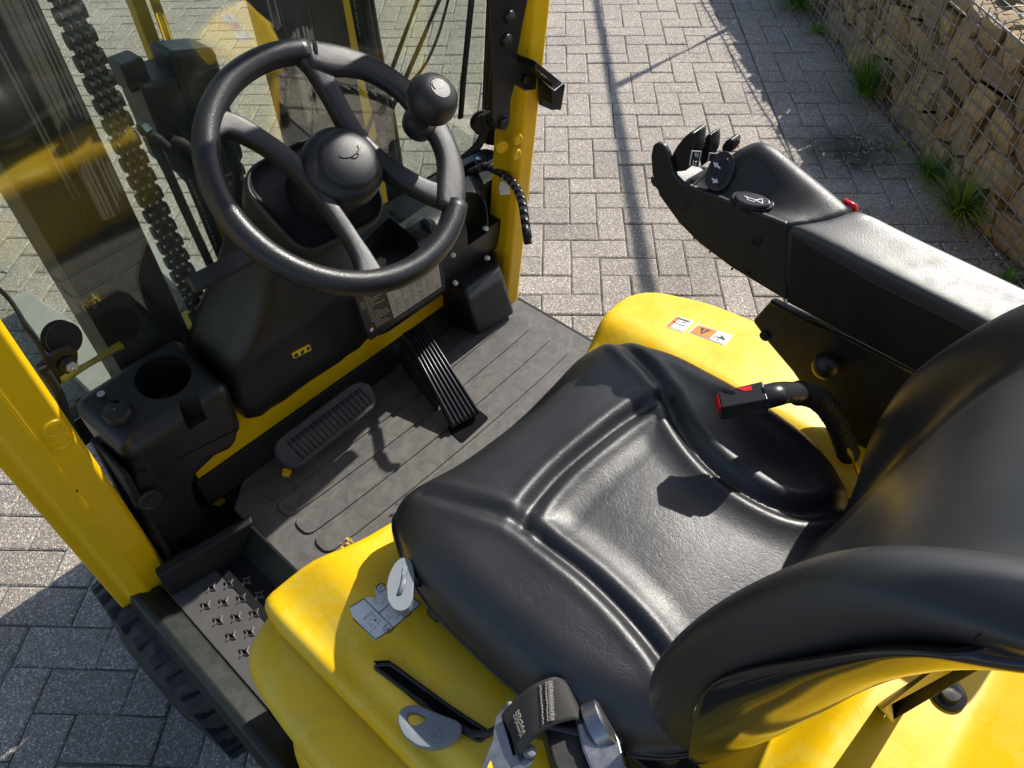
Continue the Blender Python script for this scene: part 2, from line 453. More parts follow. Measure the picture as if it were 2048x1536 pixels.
def lathe(name, prof, o, d, m, parent=None, n=24, smooth=True):
    vs, fs = lathe_vf(prof, o, d, n)
    ob = mesh(name, vs, fs, m, parent, smooth=smooth)
    if smooth:
        md = ob.modifiers.new('es', 'EDGE_SPLIT'); md.split_angle = radians(40)
    return ob
def bake(o):
    dg = bpy.context.evaluated_depsgraph_get(); dg.update()
    me = bpy.data.meshes.new_from_object(o.evaluated_get(dg)); o.modifiers.clear(); o.data = me
def cut(o, cutter_objs):
    for c in cutter_objs:
        md = o.modifiers.new('cut', 'BOOLEAN'); md.operation = 'DIFFERENCE'; md.object = c; md.solver = 'EXACT'
    bake(o)
    for c in cutter_objs: bpy.data.objects.remove(c, do_unlink=True)
    for p in o.data.polygons: p.use_smooth = True
def empty(name, loc, label, cat, group=None):
    o = bpy.data.objects.new(name, None); o.location = loc; COL.objects.link(o)
    o['label'] = label; o['category'] = cat
    if group: o['group'] = group
    o.empty_display_size = .1
    return o
def tag(o, label, cat, group=None):
    o['label'] = label; o['category'] = cat
    if group: o['group'] = group
    return o
def wavg(pts):
    s = Vector((0, 0, 0))
    for p in pts: s += Vector(p)
    return s/len(pts)
def rounded(poly, r, k=4):
    """round the corners of a planar 3D polygon"""
    P = [Vector(p) for p in poly]; L = len(P); out = []
    for i in range(L):
        p0, p1, p2 = P[i-1], P[i], P[(i+1) % L]
        d0, d2 = p0-p1, p2-p1
        rr = min(r, d0.length*.49, d2.length*.49)
        a, b = p1+d0.normalized()*rr, p1+d2.normalized()*rr
        for j in range(k+1):
            t = j/k; out.append(a*(1-t)**2+p1*(2*t*(1-t))+b*t*t)
    return out
# ================================================================== THE SETTING
# ---- paving: herringbone of 200 x 100 blocks on sand
LM, LYAW, LOX, LOY = 0.105, -0.0624, -.0132, 4.5836
def lat(c, r):       # lattice column, row -> world
    x, y = c*LM+LOX, -r*LM+LOY
    x, y = cos(LYAW)*x-sin(LYAW)*y, sin(LYAW)*x+cos(LYAW)*y
    return Vector((cos(-YAW)*x-sin(-YAW)*y, sin(-YAW)*x+cos(-YAW)*y, 0))
def ilat(p):
    x, y = cos(YAW)*p.x-sin(YAW)*p.y, sin(YAW)*p.x+cos(YAW)*p.y
    x, y = cos(-LYAW)*x-sin(-LYAW)*y, sin(-LYAW)*x+cos(-LYAW)*y
    return ((x-LOX)/LM, (LOY-y)/LM)
ground = mesh('paving', [(-40, -40, -.0065), (60, -40, -.0065), (60, 60, -.0065), (-40, 60, -.0065)], [(0, 1, 2, 3)], 'joint')
ground['kind'] = 'structure'
def chamfer_brick(lx, ly, c=.005, ch=.0032, seed=0):
    rnd = random.Random(seed)
    hx, hy = lx/2, ly/2
    def ring(ix, z, j=0): return [(sx*(hx-ix)+rnd.uniform(-j, j), sy*(hy-ix)+rnd.uniform(-j, j), z) for sx, sy in ((-1,-1),(1,-1),(1,1),(-1,1))]
    def ring8(ix, z, q):
        r = []
        for sx, sy in ((-1,-1),(1,-1),(1,1),(-1,1)):
            a = (sx*(hx-ix-q)+rnd.uniform(-.0008, .0008), sy*(hy-ix), z); b = (sx*(hx-ix), sy*(hy-ix-q)+rnd.uniform(-.0008, .0008), z)
            r += [b, a] if sx*sy > 0 else [a, b]
        return r
    R = [ring8(0, -.03, .004), ring8(0, -ch, .004), ring8(c, 0, .006)]
    vs = sum(R, []); fs = []
    for i in range(2):
        for j in range(8): fs.append((i*8+j, i*8+(j+1) % 8, (i+1)*8+(j+1) % 8, (i+1)*8+j))
    fs.append(tuple(range(16, 24)))
    return vs, fs
GAP = .0034
brick_me = []
for k in range(4):
    vs, fs = chamfer_brick(2*LM-GAP, LM-GAP, seed=k)
    me = bpy.data.meshes.new('paving_brick'); me.from_pydata(vs, [], fs); me.materials.append(MT['paver'])
    for p in me.polygons: p.use_smooth = False
    brick_me.append(me)
vs, fs = chamfer_brick(LM-GAP, LM-GAP, seed=9)
half_me = bpy.data.meshes.new('paving_brick'); half_me.from_pydata(vs, [], fs); half_me.materials.append(MT['paver'])
def visible(p, m=70):
    q = proj(p)
    return q is not None and -m < q[0] < 2048+m and -m < q[1] < 1536+m
# a straight seam where the herringbone field ends (towards the stone wall) and a soldier strip beyond it
cA = ilat(Z(1490, 20, 0))[0]; cB = ilat(Z(1560, 300, 0))[0]
cseam = round(ilat(Z(1560, 200, 0))[0])
wl0, wl1 = Z(1600, 10, 0), Z(2030, 560, 0)
cells = []
def add_cell(c0, r0, w, h_):
    cc, rr = c0+w/2, r0+h_/2
    p = lat(cc, rr)
    if visible(p, 120): cells.append((p, 2 if w == h_ else w > h_))
for i in range(-60, cseam):
    for j in range(-40, 60):
        s = (i-j) % 4
        if s == 0 and i+1 < cseam: add_cell(i, j, 2, 1)
        elif s == 0: add_cell(i, j, 1, 1.0)
        elif s == 3: add_cell(i, j, 1, 2)
        elif s == 1 and i-1 < -60: pass
for i in range(cseam, cseam+40):
    for j in range(-40, 60):
        ii = i-cseam+1
        if ii <= 6:
            s = (ii-j) % 4
            if s == 0: add_cell(i+.06, j, 2, 1)
            elif s == 1 and ii == 1: add_cell(i+.06, j, 1, 1.0)
            elif s == 3: add_cell(i+.06, j, 1, 2)
        else:
            if (j+ii) % 2 == 0: add_cell(i+.12, j, 1, 2)
def bsize(p):
    return -(p-CAM).length
cells = [c for c in cells]
cells.sort(key=lambda c: bsize(c[0]), reverse=True)
base_ang = atan2((lat(1, 0)-lat(0, 0)).y, (lat(1, 0)-lat(0, 0)).x)
rest_v, rest_f = [], []
rb = random.Random(3)
# blocks in clear view first (not under the truck)
def under(p): return -.02 < p.x < 1.02 and -1 < p.y < 1.35
order = [c for c in cells if not under(c[0])]+[c for c in cells if under(c[0])]
for k, (p, horiz) in enumerate(order):
    ang = base_ang+(0 if horiz else pi/2)+rb.gauss(0, .009)+(pi if rb.random() < .5 else 0)
    loc = p+Vector((rb.gauss(0, .0010), rb.gauss(0, .0010), rb.uniform(-.0025, .0015)))
    tilt = (rb.gauss(0, .006), rb.gauss(0, .004), ang)
    me = brick_me[k % 4] if horiz != 2 else half_me
    if k < 300:
        o = bpy.data.objects.new('paving_brick', me); o.location = loc; o.rotation_euler = tilt
        link(o, ground)
    else:
        from mathutils import Euler
        R = Euler(tilt).to_matrix(); b0 = len(rest_v)
        rest_v += [tuple(R @ v.co+loc) for v in me.vertices]
        rest_f += [tuple(i+b0 for i in pl.vertices) for pl in me.polygons]
if rest_v:
    o = mesh('paving_bricks', rest_v, rest_f, 'paver', ground); o['kind'] = 'stuff'
print('bricks', len(order))

# ---- gabion wall
TW = (wl0-wl1).normalized(); NW = Vector((TW.y, -TW.x, 0))      # along the wall, into the wall
WB = Vector((wl1.x, wl1.y, 0)); GH = .63
def wp(s, d, z): return WB+TW*s+NW*d+Vector((0, 0, z))
gab = empty('gabion_wall', wp(1.2, .25, 0), 'waist low gabion wall of brown sandstone blocks behind rusty wire mesh at the edge of the paving', 'stone wall')
rg = random.Random(11)
seeds = []
s = -1.1; row = 0
z = .02
rows = []
SMIN, SMAX = -1.0, 3.9
for layer, (d0, dep) in enumerate(((.055, .05), (.17, .05), (.30, .05))):
    z = .045
    while z < GH+.02:
        hh = rg.uniform(.085, .150)
        s = SMIN+rg.uniform(0, .1)
        while s < SMAX:
            wdt = rg.uniform(.09, .23) if rg.random() < .72 else rg.uniform(.05, .09)
            seeds.append((s+wdt/2+rg.uniform(-.015, .015), d0+rg.uniform(-.025, .03), z+hh/2-.03+rg.uniform(-.03, .03), layer))
            s += wdt
        z += hh
def rock(sd, others, rr):
    bm = bmesh.new()
    c = Vector(sd[:3]); R = .17
    bmesh.ops.create_cube(bm, size=2*R, matrix=Matrix.Translation(c))
    def cutp(co, no):
        g = bmesh.ops.bisect_plane(bm, geom=bm.verts[:]+bm.edges[:]+bm.faces[:], plane_co=co, plane_no=no, clear_outer=True)
        ed = [e for e in g['geom_cut'] if isinstance(e, bmesh.types.BMEdge)]
        if ed: bmesh.ops.holes_fill(bm, edges=bm.edges[:])
    for q in others:
        o_ = Vector(q[:3]); dv = o_-c
        if dv.length > .38 or dv.length < 1e-5: continue
        cutp(c+dv*.5-dv.normalized()*.0045, dv)
    cutp(Vector((c.x, .004+rr.uniform(0, .030), c.z)), Vector((rr.uniform(-.5, .5), -1, rr.uniform(-.5, .4))))
    cutp(Vector((c.x, .003, c.z)), Vector((0, -1, 0)))
    cutp(Vector((0, 0, .004)), Vector((0, 0, -1)))
    cutp(Vector((c.x, c.y, GH-.02+rr.uniform(-.02, .015))), Vector((rr.uniform(-.2, .2), rr.uniform(-.2, .2), 1)))
    if len(bm.verts) < 4: bm.free(); return None
    for _ in range(3):   # random facets knock the corners off
        if len(bm.verts) < 4: break
        v = Vector((rr.gauss(0, 1), rr.gauss(0, 1), rr.gauss(0, 1))).normalized()
        ext = max((x.co-c).dot(v) for x in bm.verts)
        cutp(c+v*ext*rr.uniform(.78, .95), v)
    if len(bm.verts) < 4: bm.free(); return None
    bmesh.ops.bevel(bm, geom=bm.edges[:]+bm.verts[:], offset=.008, segments=2, affect='EDGES', profile=.6, clamp_overlap=True)
    bmesh.ops.triangulate(bm, faces=bm.faces[:])
    for v in bm.verts:
        n_ = noise.noise(v.co*24+c*7)*.006+noise.noise(v.co*60)*.002
        v.co += (v.co-c).normalized()*(n_-.001)
    me = bpy.data.meshes.new('stone')
    for v in bm.verts:
        v.co = wp(v.co.x, v.co.y, v.co.z)
    bmesh.ops.recalc_face_normals(bm, faces=bm.faces)
    bm.to_mesh(me); bm.free()
    if len(me.vertices) < 8: return None
    for p in me.polygons: p.use_smooth = True
    me.materials.append(MT['stone'])
    try: me.set_sharp_from_angle(angle=radians(34))
    except Exception: pass
    return me
cnt = 0; back_v, back_f = [], []
for sd in sorted(seeds, key=lambda q: (q[3], q[0])):
    ctr = wp(*sd[:3])
    vis = visible(ctr, 260)
    if sd[3] == 0 and not vis and not visible(ctr, 700): continue
    if sd[3] > 0 and not vis: continue
    near = [q for q in seeds if q is not sd and abs(q[0]-sd[0]) < .38 and abs(q[2]-sd[2]) < .38 and abs(q[1]-sd[1]) < .3]
    if sd[3] > 0 and sd[2] < GH-.20: continue
    me = rock(sd, near, rg)
    if not me: continue
    if cnt < 290:
        o = bpy.data.objects.new('stone', me)
        ctr_ = sum((v.co for v in me.vertices), Vector())/len(me.vertices)
        link(o, gab); cnt += 1
    else:
        b0 = len(back_v); back_v += [tuple(v.co) for v in me.vertices]; back_f += [tuple(i+b0 for i in p.vertices) for p in me.polygons]
if back_v:
    o = mesh('stones', back_v, back_f, 'stone', gab); o['kind'] = 'stuff'
print('stones', cnt, len(back_v))
# dark rubble core behind the face so no daylight shows through
mesh('rubble_core', [wp(SMIN, .13, 0), wp(SMAX, .13, 0), wp(SMAX, .48, 0), wp(SMIN, .48, 0), wp(SMIN, .13, GH-.12), wp(SMAX, .13, GH-.12), wp(SMAX, .48, GH-.12), wp(SMIN, .48, GH-.12)], BF, 'soil', gab)
# mesh of welded wire: horizontal every 50 mm, vertical every 100 mm, the verticals in front
def wire(pts, r=.0024): return tube_vf(pts, r, 6)
def wob(a, b, n=14, amp=.0022):
    o_ = []
    for i in range(n+1):
        t = i/n; p = a.lerp(b, t); q = noise.noise_vector(p*5.0)*amp+noise.noise_vector(p*17)*amp*.5; o_.append(p+q)
    return o_
k = 0
zz = .02
while zz <= GH+.03:
    v_, f_ = wire(wob(wp(SMIN, -.008, zz), wp(SMAX, -.008, zz), 60), .0032 if zz < GH-.02 else .0042)
    mesh('mesh_wire', v_, f_, 'wire', gab, smooth=True); zz += .054
s = SMIN
while s < SMAX:
    v_, f_ = wire(wob(wp(s, -.0135, 0.0), wp(s, -.0135, GH+.012), 10)); mesh('mesh_wire', v_, f_, 'wire', gab, smooth=True)
    s += .054
for s_ in (1.02,):
    for dd in (0, .012):
        v_, f_ = wire(wob(wp(s_+dd, -.012, 0), wp(s_+dd+.004, -.012, GH), 14, .004), .0028); mesh('mesh_wire', v_, f_, 'wire', gab, smooth=True)
# lid mesh on top
tv = []; tf = []
def addp(pr_):
    global tv, tf
    b0 = len(tv); tv += pr_[0]; tf += [tuple(i+b0 for i in f) for f in pr_[1]]
d = .06
while d < .5:
    addp(wire(wob(wp(SMIN, d, GH+.008), wp(SMAX, d, GH+.008), 40))); d += .0615
s = SMIN
while s < SMAX:
    addp(wire(wob(wp(s, -.004, GH+.012), wp(s, .48, GH+.012), 6))); s += .0615
mesh('lid_mesh', tv, tf, 'wire', gab, smooth=True)

# ---- tubular fence standing behind the coping of the wall (mostly outside the frame; its rail and post throw the thin shadows)
cotS = cos(SUN_EL)/sin(SUN_EL)
def back_from_shadow(px, py, z): 
    p = Z(px, py, 0); return p+Vector((S.x/S.z*z, S.y/S.z*z, z))
FZ = 1.79
ra, rbb = back_from_shadow(1193, 5, FZ), back_from_shadow(1300, 600, FZ)
dr = (ra-rbb).normalized()
fence = empty('tube_fence', (rbb.x, rbb.y, 0), 'grey steel tube rail with slanting stay above the stone wall, outside the frame', 'fence')
tube('rail', [rbb-dr*.05, ra+dr*3.5], .024, 'wire', fence, 12)
pb = back_from_shadow(1232, 172, FZ)
# the stay: its shadow runs from the rail's to the foot of the wall
tube('stay', [back_from_shadow(1495, 38, .60), pb], .024, 'wire', fence, 12)
for kk in (3.2,):
    q = pb+dr*kk; tube('post', [(q.x, q.y, -.01), (q.x, q.y, FZ)], .024, 'wire', fence, 12)

# ---- weeds, dry grass stalks, pebbles
def tuft(name, px, py, n, hgt, spread, label, m='grass', off=0.0, lean=(0, 0), seed=0):
    c = Z(px, py, 0); rr = random.Random(seed); vs = []; fs = []
    dW = (c-WB).dot(NW)
    if dW > -.035: c = c-NW*(dW+.035)
    for i in range(n):
        a = rr.uniform(0, 2*pi); r0 = abs(rr.gauss(0, .012)); b_ = c+Vector((cos(a)*r0, sin(a)*r0, 0))
        L = hgt*rr.uniform(.45, 1.1); out = spread*rr.uniform(.15, 1.15); wdt = rr.uniform(.0018, .0034)
        dirv = Vector((cos(a)+lean[0], sin(a)+lean[1], 0)); 
        if dirv.length > .01: dirv.normalize()
        side = Vector((-dirv.y, dirv.x, 0)); K = 6; b0 = len(vs)
        for k in range(K+1):
            t = k/K
            p = b_+dirv*(out*t**1.5)+Vector((0, 0, L*(t-.45*t*t*(out/(hgt+.001)))))
            if p.z < .003: p.z = .003+.002*t
            p += side*sin(t*2.2+i)*.004
            ww = wdt*(1-t**2)+.0002
            vs += [p-side*ww, p+side*ww+Vector((0, 0, ww*.4))]
        for k in range(K): fs.append((b0+2*k, b0+2*k+1, b0+2*k+3, b0+2*k+2))
    o = mesh(name, vs, fs, m, None, smooth=True); tag(o, label, 'grass tuft', 'weeds at the foot of the stone wall')
    return o
tuft('grass_tuft', 1785, 190, 300, .22, .17, 'full green grass tuft at the wall foot beside the upper half of the stone wall', 'grass', lean=(-.45, .25), seed=1)
tuft('grass_tuft', 1945, 432, 420, .20, .17, 'largest bright green grass tuft at the wall foot nearest the armrest', 'grass2', lean=(-.35, .2), seed=2)
tuft('grass_tuft', 1890, 355, 170, .14, .12, 'smaller dull green grass tuft just above the largest one', 'grass', lean=(-.3, .2), seed=3)
tuft('grass_tuft', 1650, 65, 60, .08, .08, 'sparse short grass tuft between the two upper weeds', 'grass2', lean=(-.3, .2), seed=4)
tuft('grass_tuft', 1672, 12, 200, .15, .2, 'dense grass tuft cut by the top edge of the photo at the wall foot', 'grass', lean=(-.5, .2), seed=5)
tuft('grass_tuft', 1778, 300, 14, .06, .02, 'tiny upright grass sprig growing in the dark stain', 'grass', seed=6)
tuft('grass_tuft', 1868, 290, 8, .04, .02, 'tiny green sprout against the wire below the tall tuft', 'grass2', seed=8)
tuft('grass_tuft', 2040, 560, 40, .06, .05, 'short tuft at the right edge of the photo below the wire mesh', 'grass', seed=7)
def stalk(pts, label, r=.0013):
    P3 = [Z(a, b, z_) for a, b, z_ in pts]
    P3 = [Vector((p.x, p.y, z_[2])) for p, z_ in zip(P3, pts)]
    o = tube('dry_stalk', catmull(P3, 5), lambda t: r*(1-.6*t)+.0003, 'straw', None, 6); tag(o, label, 'dry stalk', 'dry grass stalks on the paving')
stalk([(1700, 162, .02), (1670, 156, .006), (1640, 150, .003)], 'straw stalk pointing left from the upper grass tuft')
stalk([(1700, 215, .012), (1665, 203, .004), (1637, 195, .003)], 'straw stalk lying just below the upper grass tuft')
stalk([(1744, 225, .03), (1735, 245, .01), (1703, 276, .003)], 'long bent straw stalk above the dark stain', .0016)
stalk([(1744, 235, .02), (1728, 262, .008), (1715, 303, .003)], 'forked straw stalk hanging down onto the dark stain')
stalk([(1777, 305, .004), (1790, 330, .003), (1803, 356, .003)], 'crooked straw stalk below the tiny sprig')
stalk([(1618, 32, .004), (1626, 46, .003)], 'short pale stalk on the shaded paving near the top')
stalk([(1648, 58, .02), (1675, 74, .006), (1694, 88, .003)], 'straw stalk leaning on the sparse tuft')
stalk([(1643, 81, .003), (1694, 86, .006)], 'level straw stalk just under the sparse tuft')
stalk([(1778, 240, .003), (1800, 226, .004)], 'short straw stalk right of the dark stain')
stalk([(1818, 306, .003), (1850, 320, .003)], 'straight straw stalk by the wall foot below the stain')
stalk([(1606, 214, .003), (1632, 215, .003)], 'tiny level stalk left of the dark stain')
stalk([(1640, 170, .02), (1610, 140, .004), (1595, 130, .003)], 'thin curved stalk reaching out over the shaded paving')
def pebble(px, py, r, label, m='stone', seed=0):
    c = Z(px, py, 0); rr = random.Random(seed); bm = bmesh.new(); bmesh.ops.create_icosphere(bm, subdivisions=2, radius=r)
    ax = (rr.uniform(.8, 1.3), rr.uniform(.8, 1.2), .7)
    for v in bm.verts:
        v.co = Vector((v.co.x*ax[0], v.co.y*ax[1], v.co.z*ax[2]))*(1+.25*noise.noise(v.co/r*1.3+Vector((seed, 0, 0))))+Vector((c.x, c.y, r*.62))
    me = bpy.data.meshes.new('pebble'); bm.to_mesh(me); bm.free(); me.materials.append(MT[m])
    for p in me.polygons: p.use_smooth = True
    o = link(bpy.data.objects.new('pebble', me)); tag(o, label, 'pebble', 'pebbles at the wall foot')
pebble(1981, 500, .011, 'brown pebble just below the largest grass tuft', seed=1)
pebble(1993, 510, .009, 'pale pebble next to the brown pebble', 'white', 2)
pebble(1910, 500, .009, 'yellow brown pebble alone on the shaded paving', seed=3)
pebble(2030, 575, .008, 'small pale pebble at the right edge of the photo', 'white', 4)
pebble(1940, 268, .007, 'grey pebble by the wall foot beside the dark stain', seed=5)
# loose litter of crumbs and earth
lv, lf = [], []
rl = random.Random(5)
for i in range(620):
    s_ = rl.uniform(-.6, 2.8); d_ = -abs(rl.gauss(0, .07)); 
    if rl.random() < .14:
        p0 = Z(1700+rl.gauss(0, 55), 300+rl.gauss(0, 28), 0)
    else: p0 = wp(s_, d_, 0)
    a = rl.uniform(0, pi); L = rl.uniform(.002, .011); w_ = rl.uniform(.0008, .003)
    dx, dy = Vector((cos(a), sin(a), 0))*L, Vector((-sin(a), cos(a), 0))*w_
    b0 = len(lv); zc = .001
    for zq in (zc, zc+w_):
        lv += [p0-dx-dy+Vector((0, 0, zq)), p0+dx-dy+Vector((0, 0, zq)), p0+dx+dy+Vector((0, 0, zq)), p0-dx+dy+Vector((0, 0, zq))]
    lf += [tuple(i_+b0 for i_ in f) for f in BF]
o = mesh('plant_litter', lv, lf, 'straw'); o['kind'] = 'stuff'; o['label'] = 'dry crumbs and bits of straw scattered at the foot of the stone wall'; o['category'] = 'litter'
# ================================================================== THE FORKLIFT
TR = empty('forklift', (.55, .5, 0), 'yellow forklift truck with open cab, black vinyl seat and black steering wheel', 'forklift')
ZF = .55          # floor mat
def V(*a): return Vector(a)
# ---- floor: steel deck with the rubber mat and its raised pads
deck = box('floor_deck', .235, 1.055, .44, 1.10, .50, .535, 'rubber', TR, .004)
mo = [Z(508, 1040, ZF), Z(622, 1172, ZF), V(.235, .45, ZF), V(1.045, .45, ZF), V(1.045, .96, ZF), V(.98, 1.04, ZF), V(.30, 1.04, ZF), V(.20, .94, ZF)]
mo = [(.226, .905), (.226, .46), (1.036, .46), (1.036, .955), (1.0, 1.035), (.30, 1.035), (.226, .97)]
matm = slab('floor_mat', [V(a, b, ZF-.016) for a, b in mo], (0, 0, .014), 'mat', TR, .004)
pads = [(.905, .868), (.862, .812), (.806, .755), (.749, .700), (.694, .644), (.638, .588), (.582, .530)]
pads = [(.972, .925), (.919, .868), (.862, .808), (.802, .750), (.744, .690), (.684, .630), (.624, .570)]
for i, (y1, y0) in enumerate(pads):
    x0, x1 = (.284, .985)
    sag = .010
    top = []
    K = 10
    pts = []
    for k in range(K+1): t = k/K; pts.append(V(x0+(x1-x0)*t, y0-sag*4*t*(1-t)+.002, ZF-.003))
    for k in range(K+1): t = 1-k/K; pts.append(V(x0+(x1-x0)*t, y1-sag*4*t*(1-t)-.003, ZF-.003))
    # pad corners cut round at the tray end
    q0, q1 = pts[0], pts[-1]; r_ = .018
    low = [p_ for p_ in pts[:K+1] if r_ < p_.x-x0 and p_.x < x1-r_]; hi = [p_ for p_ in pts[K+1:] if r_ < p_.x-x0 and p_.x < x1-r_]
    def arcp(cx, cy, a0, a1): return [V(cx+cos(a0+(a1-a0)*k/5)*r_, cy+sin(a0+(a1-a0)*k/5)*r_, ZF-.003) for k in range(6)]
    pts = arcp(x0+r_, y0+.002+r_, pi, 1.5*pi)+low+arcp(x1-r_, y0+.002+r_, 1.5*pi, 2*pi)+arcp(x1-r_, y1-.003-r_, 0, .5*pi)+hi+arcp(x0+r_, y1-.003-r_, .5*pi, pi)
    pd = slab('mat_pad', pts, (0, 0, .0052), 'mat', TR, .0016, ang=60)
# front toe board in yellow, with the dirty foot well wall below it
toe = [V(.21, 1.032, .50), V(.86, 1.032, .50), V(.86, 1.032, .74), V(.21, 1.032, .74)]
slab('toe_board', toe, (0, .02, 0), 'yellow', TR, .002)
slab('toe_panel_lower', [V(.20, 1.010, .545), V(1.03, 1.010, .545), V(1.03, 1.024, .606), V(.20, 1.024, .606)], (0, .02, 0), 'rubber', TR, .003)

# ---- tray wall, step well
slab('step_riser', [V(.188, .45, .485), V(.188, .935, .485), V(.228, .915, .562), V(.228, .45, .562)], (-.006, 0, 0), 'rail_paint', TR, .002)
hexa('step_front_wall', [(.052, .930, .498), (.190, .905, .498), (.205, .945, .49), (.052, .960, .49), (.050, .915, .590), (.228, .885, .590), (.235, .903, .590), (.055, .938, .590)], 'rubber', TR, .006, 3)
# step plate with star shaped grip holes
ZS = .498
sp = box('step_plate', .050, .189, .35, .962, ZS-.012, ZS, 'step', TR, .002)
cs = []
i = 0
sv = []; sf = []
def star_v(cx, cy, r0, r1, z):
    return [V(cx+cos(k*pi/4+.25)*(r0 if k % 2 == 0 else r1), cy+sin(k*pi/4+.25)*(r0 if k % 2 == 0 else r1), z) for k in range(8)]
stars = []
PA, PB = Z(470, 1140, ZS), Z(495, 1170, ZS)
# lattice measured on the plate
ctrs = []
u1 = (Z(437, 1242, ZS)-Z(412, 1212, ZS)); u2 = (Z(448, 1205, ZS)-Z(412, 1212, ZS))
o0 = Z(412, 1212, ZS)
for a in range(-6, 14):
    for b_ in range(-8, 9):
        p = o0+u1*a+u2*b_
        if .062 < p.x < .180 and .38 < p.y < .895 and not (p.y > .93): ctrs.append(p)
bmh = []
for p in ctrs:
    r0, r1 = .0112, .0043
    ring = star_v(p.x, p.y, r0*1.10, r1*1.25, ZS+.0002); lip = star_v(p.x, p.y, r0*.95, r1*.9, ZS+.0042); inn = star_v(p.x, p.y, r0*.80, r1*.7, ZS+.0022)
    b0 = len(sv); sv += ring+lip+inn
    for r_ in range(2):
        for j in range(8): sf.append((b0+r_*8+j, b0+r_*8+(j+1) % 8, b0+(r_+1)*8+(j+1) % 8, b0+(r_+1)*8+j))
mesh('grip_stars', sv, sf, 'step_worn', TR)
# the punched openings themselves
cv = []; cf = []
for p in ctrs:
    st = star_v(p.x, p.y, .0088, .0034, ZS-.03); st2 = star_v(p.x, p.y, .0088, .0034, ZS+.01)
    b0 = len(cv); cv += st+st2; cf += [tuple(b0+k for k in reversed(range(8))), tuple(b0+8+k for k in range(8))]+[(b0+k, b0+(k+1) % 8, b0+8+(k+1) % 8, b0+8+k) for k in range(8)]
cobj = mesh('tmp_cut', cv, cf, 'step')
cut(sp, [cobj])
for p_ in sp.data.polygons: p_.use_smooth = False
box('step_pan', .04, .215, .34, .97, .28, .29, 'deep', TR, .002)
# side rail along the step
rail_sec = [(-.012, .30), (.049, .30), (.049, .496), (.045, .500), (.012, .514), (.000, .510), (-.010, .48)]
def rail_ring(y): return [V(a, y, b) for a, b in rail_sec]
mesh('side_rail', rail_ring(-.2)+rail_ring(.985), [tuple(range(7)), tuple(range(7, 14))]+[(i, (i+1) % 7, 7+(i+1) % 7, 7+i) for i in range(7)], 'rail_paint', TR, bevel=.004, seg=3)

# ---- front left wheel
WX, WY, WZ, WR = -.002, .985, .232, .226
wh = lathe('wheel', [(.07, -.005), (.11, -.005), (.12, .0), (.17, .006), (WR-.02, .02), (WR-.004, .035), (WR, .06), (WR, .17), (WR-.01, .19), (.2, .2)], (WX-.055+.0, WY, WZ), (1, 0, 0), 'tyre', TR, 64)
lug = []
for k in range(28):
    a = 2*pi*k/28
    for side in (0, 1):
        aa = a+(pi/28 if side else 0)
        def rp(ang, rr, x): return (x, WY+cos(ang)*rr, WZ+sin(ang)*rr)
        x0, x1 = (WX-.046, WX+.015) if side == 0 else (WX+.012, WX+.10)
        w2 = .052; sk = .045 if side == 0 else -.045
        v = [rp(aa-w2, WR-.03, x0), rp(aa+w2, WR-.03, x0), rp(aa+w2+sk, WR-.03, x1), rp(aa-w2+sk, WR-.03, x1),
             rp(aa-w2*.85, WR+.010 if side else WR+.003, x0+.003), rp(aa+w2*.85, WR+.010 if side else WR+.003, x0+.003), rp(aa+w2*.85+sk, WR+.012, x1), rp(aa-w2*.85+sk, WR+.012, x1)]
        lug.append((v, BF))
multi('tread_lugs', lug, 'tyre', wh, smooth=False, bevel=.003)
lathe('rim_disc', [(.02, 0), (.05, .0), (.09, .015), (.11, .01)], (WX-.062, WY, WZ), (1, 0, 0), 'yellow', wh, 32)
# the other three wheels
for (x_, y_, r_) in ((.95, .985, .222), (.02, -.62, .25), (.93, -.62, .25)):
    w2_ = lathe('wheel', [(.06, 0), (r_*.6, 0), (r_*.8, .012), (r_-.004, .02), (r_, .05), (r_, .12), (r_-.01, .15), (r_*.5, .16)], (x_, y_, r_), (1, 0, 0), 'tyre', TR, 40)
    lathe('rim_disc', [(.02, -.004), (r_*.55, -.004), (r_*.58, .01)], (x_, y_, r_), (1, 0, 0), 'yellow', w2_, 24)

# ---- front legs of the overhead guard
LEAN = -.127
def leg_y(z): return .985+(z-.55)*LEAN
def post(name, sec, z0, z1, m='yellow_post'):
    r0 = [V(a, b+leg_y(z0), z0) for a, b in sec]; r1 = [V(a, b+leg_y(z1), z1) for a, b in sec]
    n = len(sec)
    return mesh(name, r0+r1, [tuple(range(n)), tuple(range(n, 2*n))]+[(i, (i+1) % n, n+(i+1) % n, n+i) for i in range(n)], m, TR, bevel=.005, seg=3, ang=18)
# left: a formed profile, shallow crease down its driver side face
secL = [(-.022, .045), (-.022, .012), (-.004, .008), (.002, -.012), (.028, -.026), (.034, -.022), (.070, -.020), (.078, -.006), (.078, .045), (.0, .05)]
pl_ = post('front_pillar', secL, .455, 2.02)
pl_['label'] = 'left front pillar of the overhead guard'
secR = [(.992, .05), (.992, -.004), (1.000, -.018), (1.034, -.022), (1.046, -.012), (1.048, .05)]
pr_ = post('front_pillar', secR, .50, 2.02)
pr_['label'] = 'right front pillar of the overhead guard'
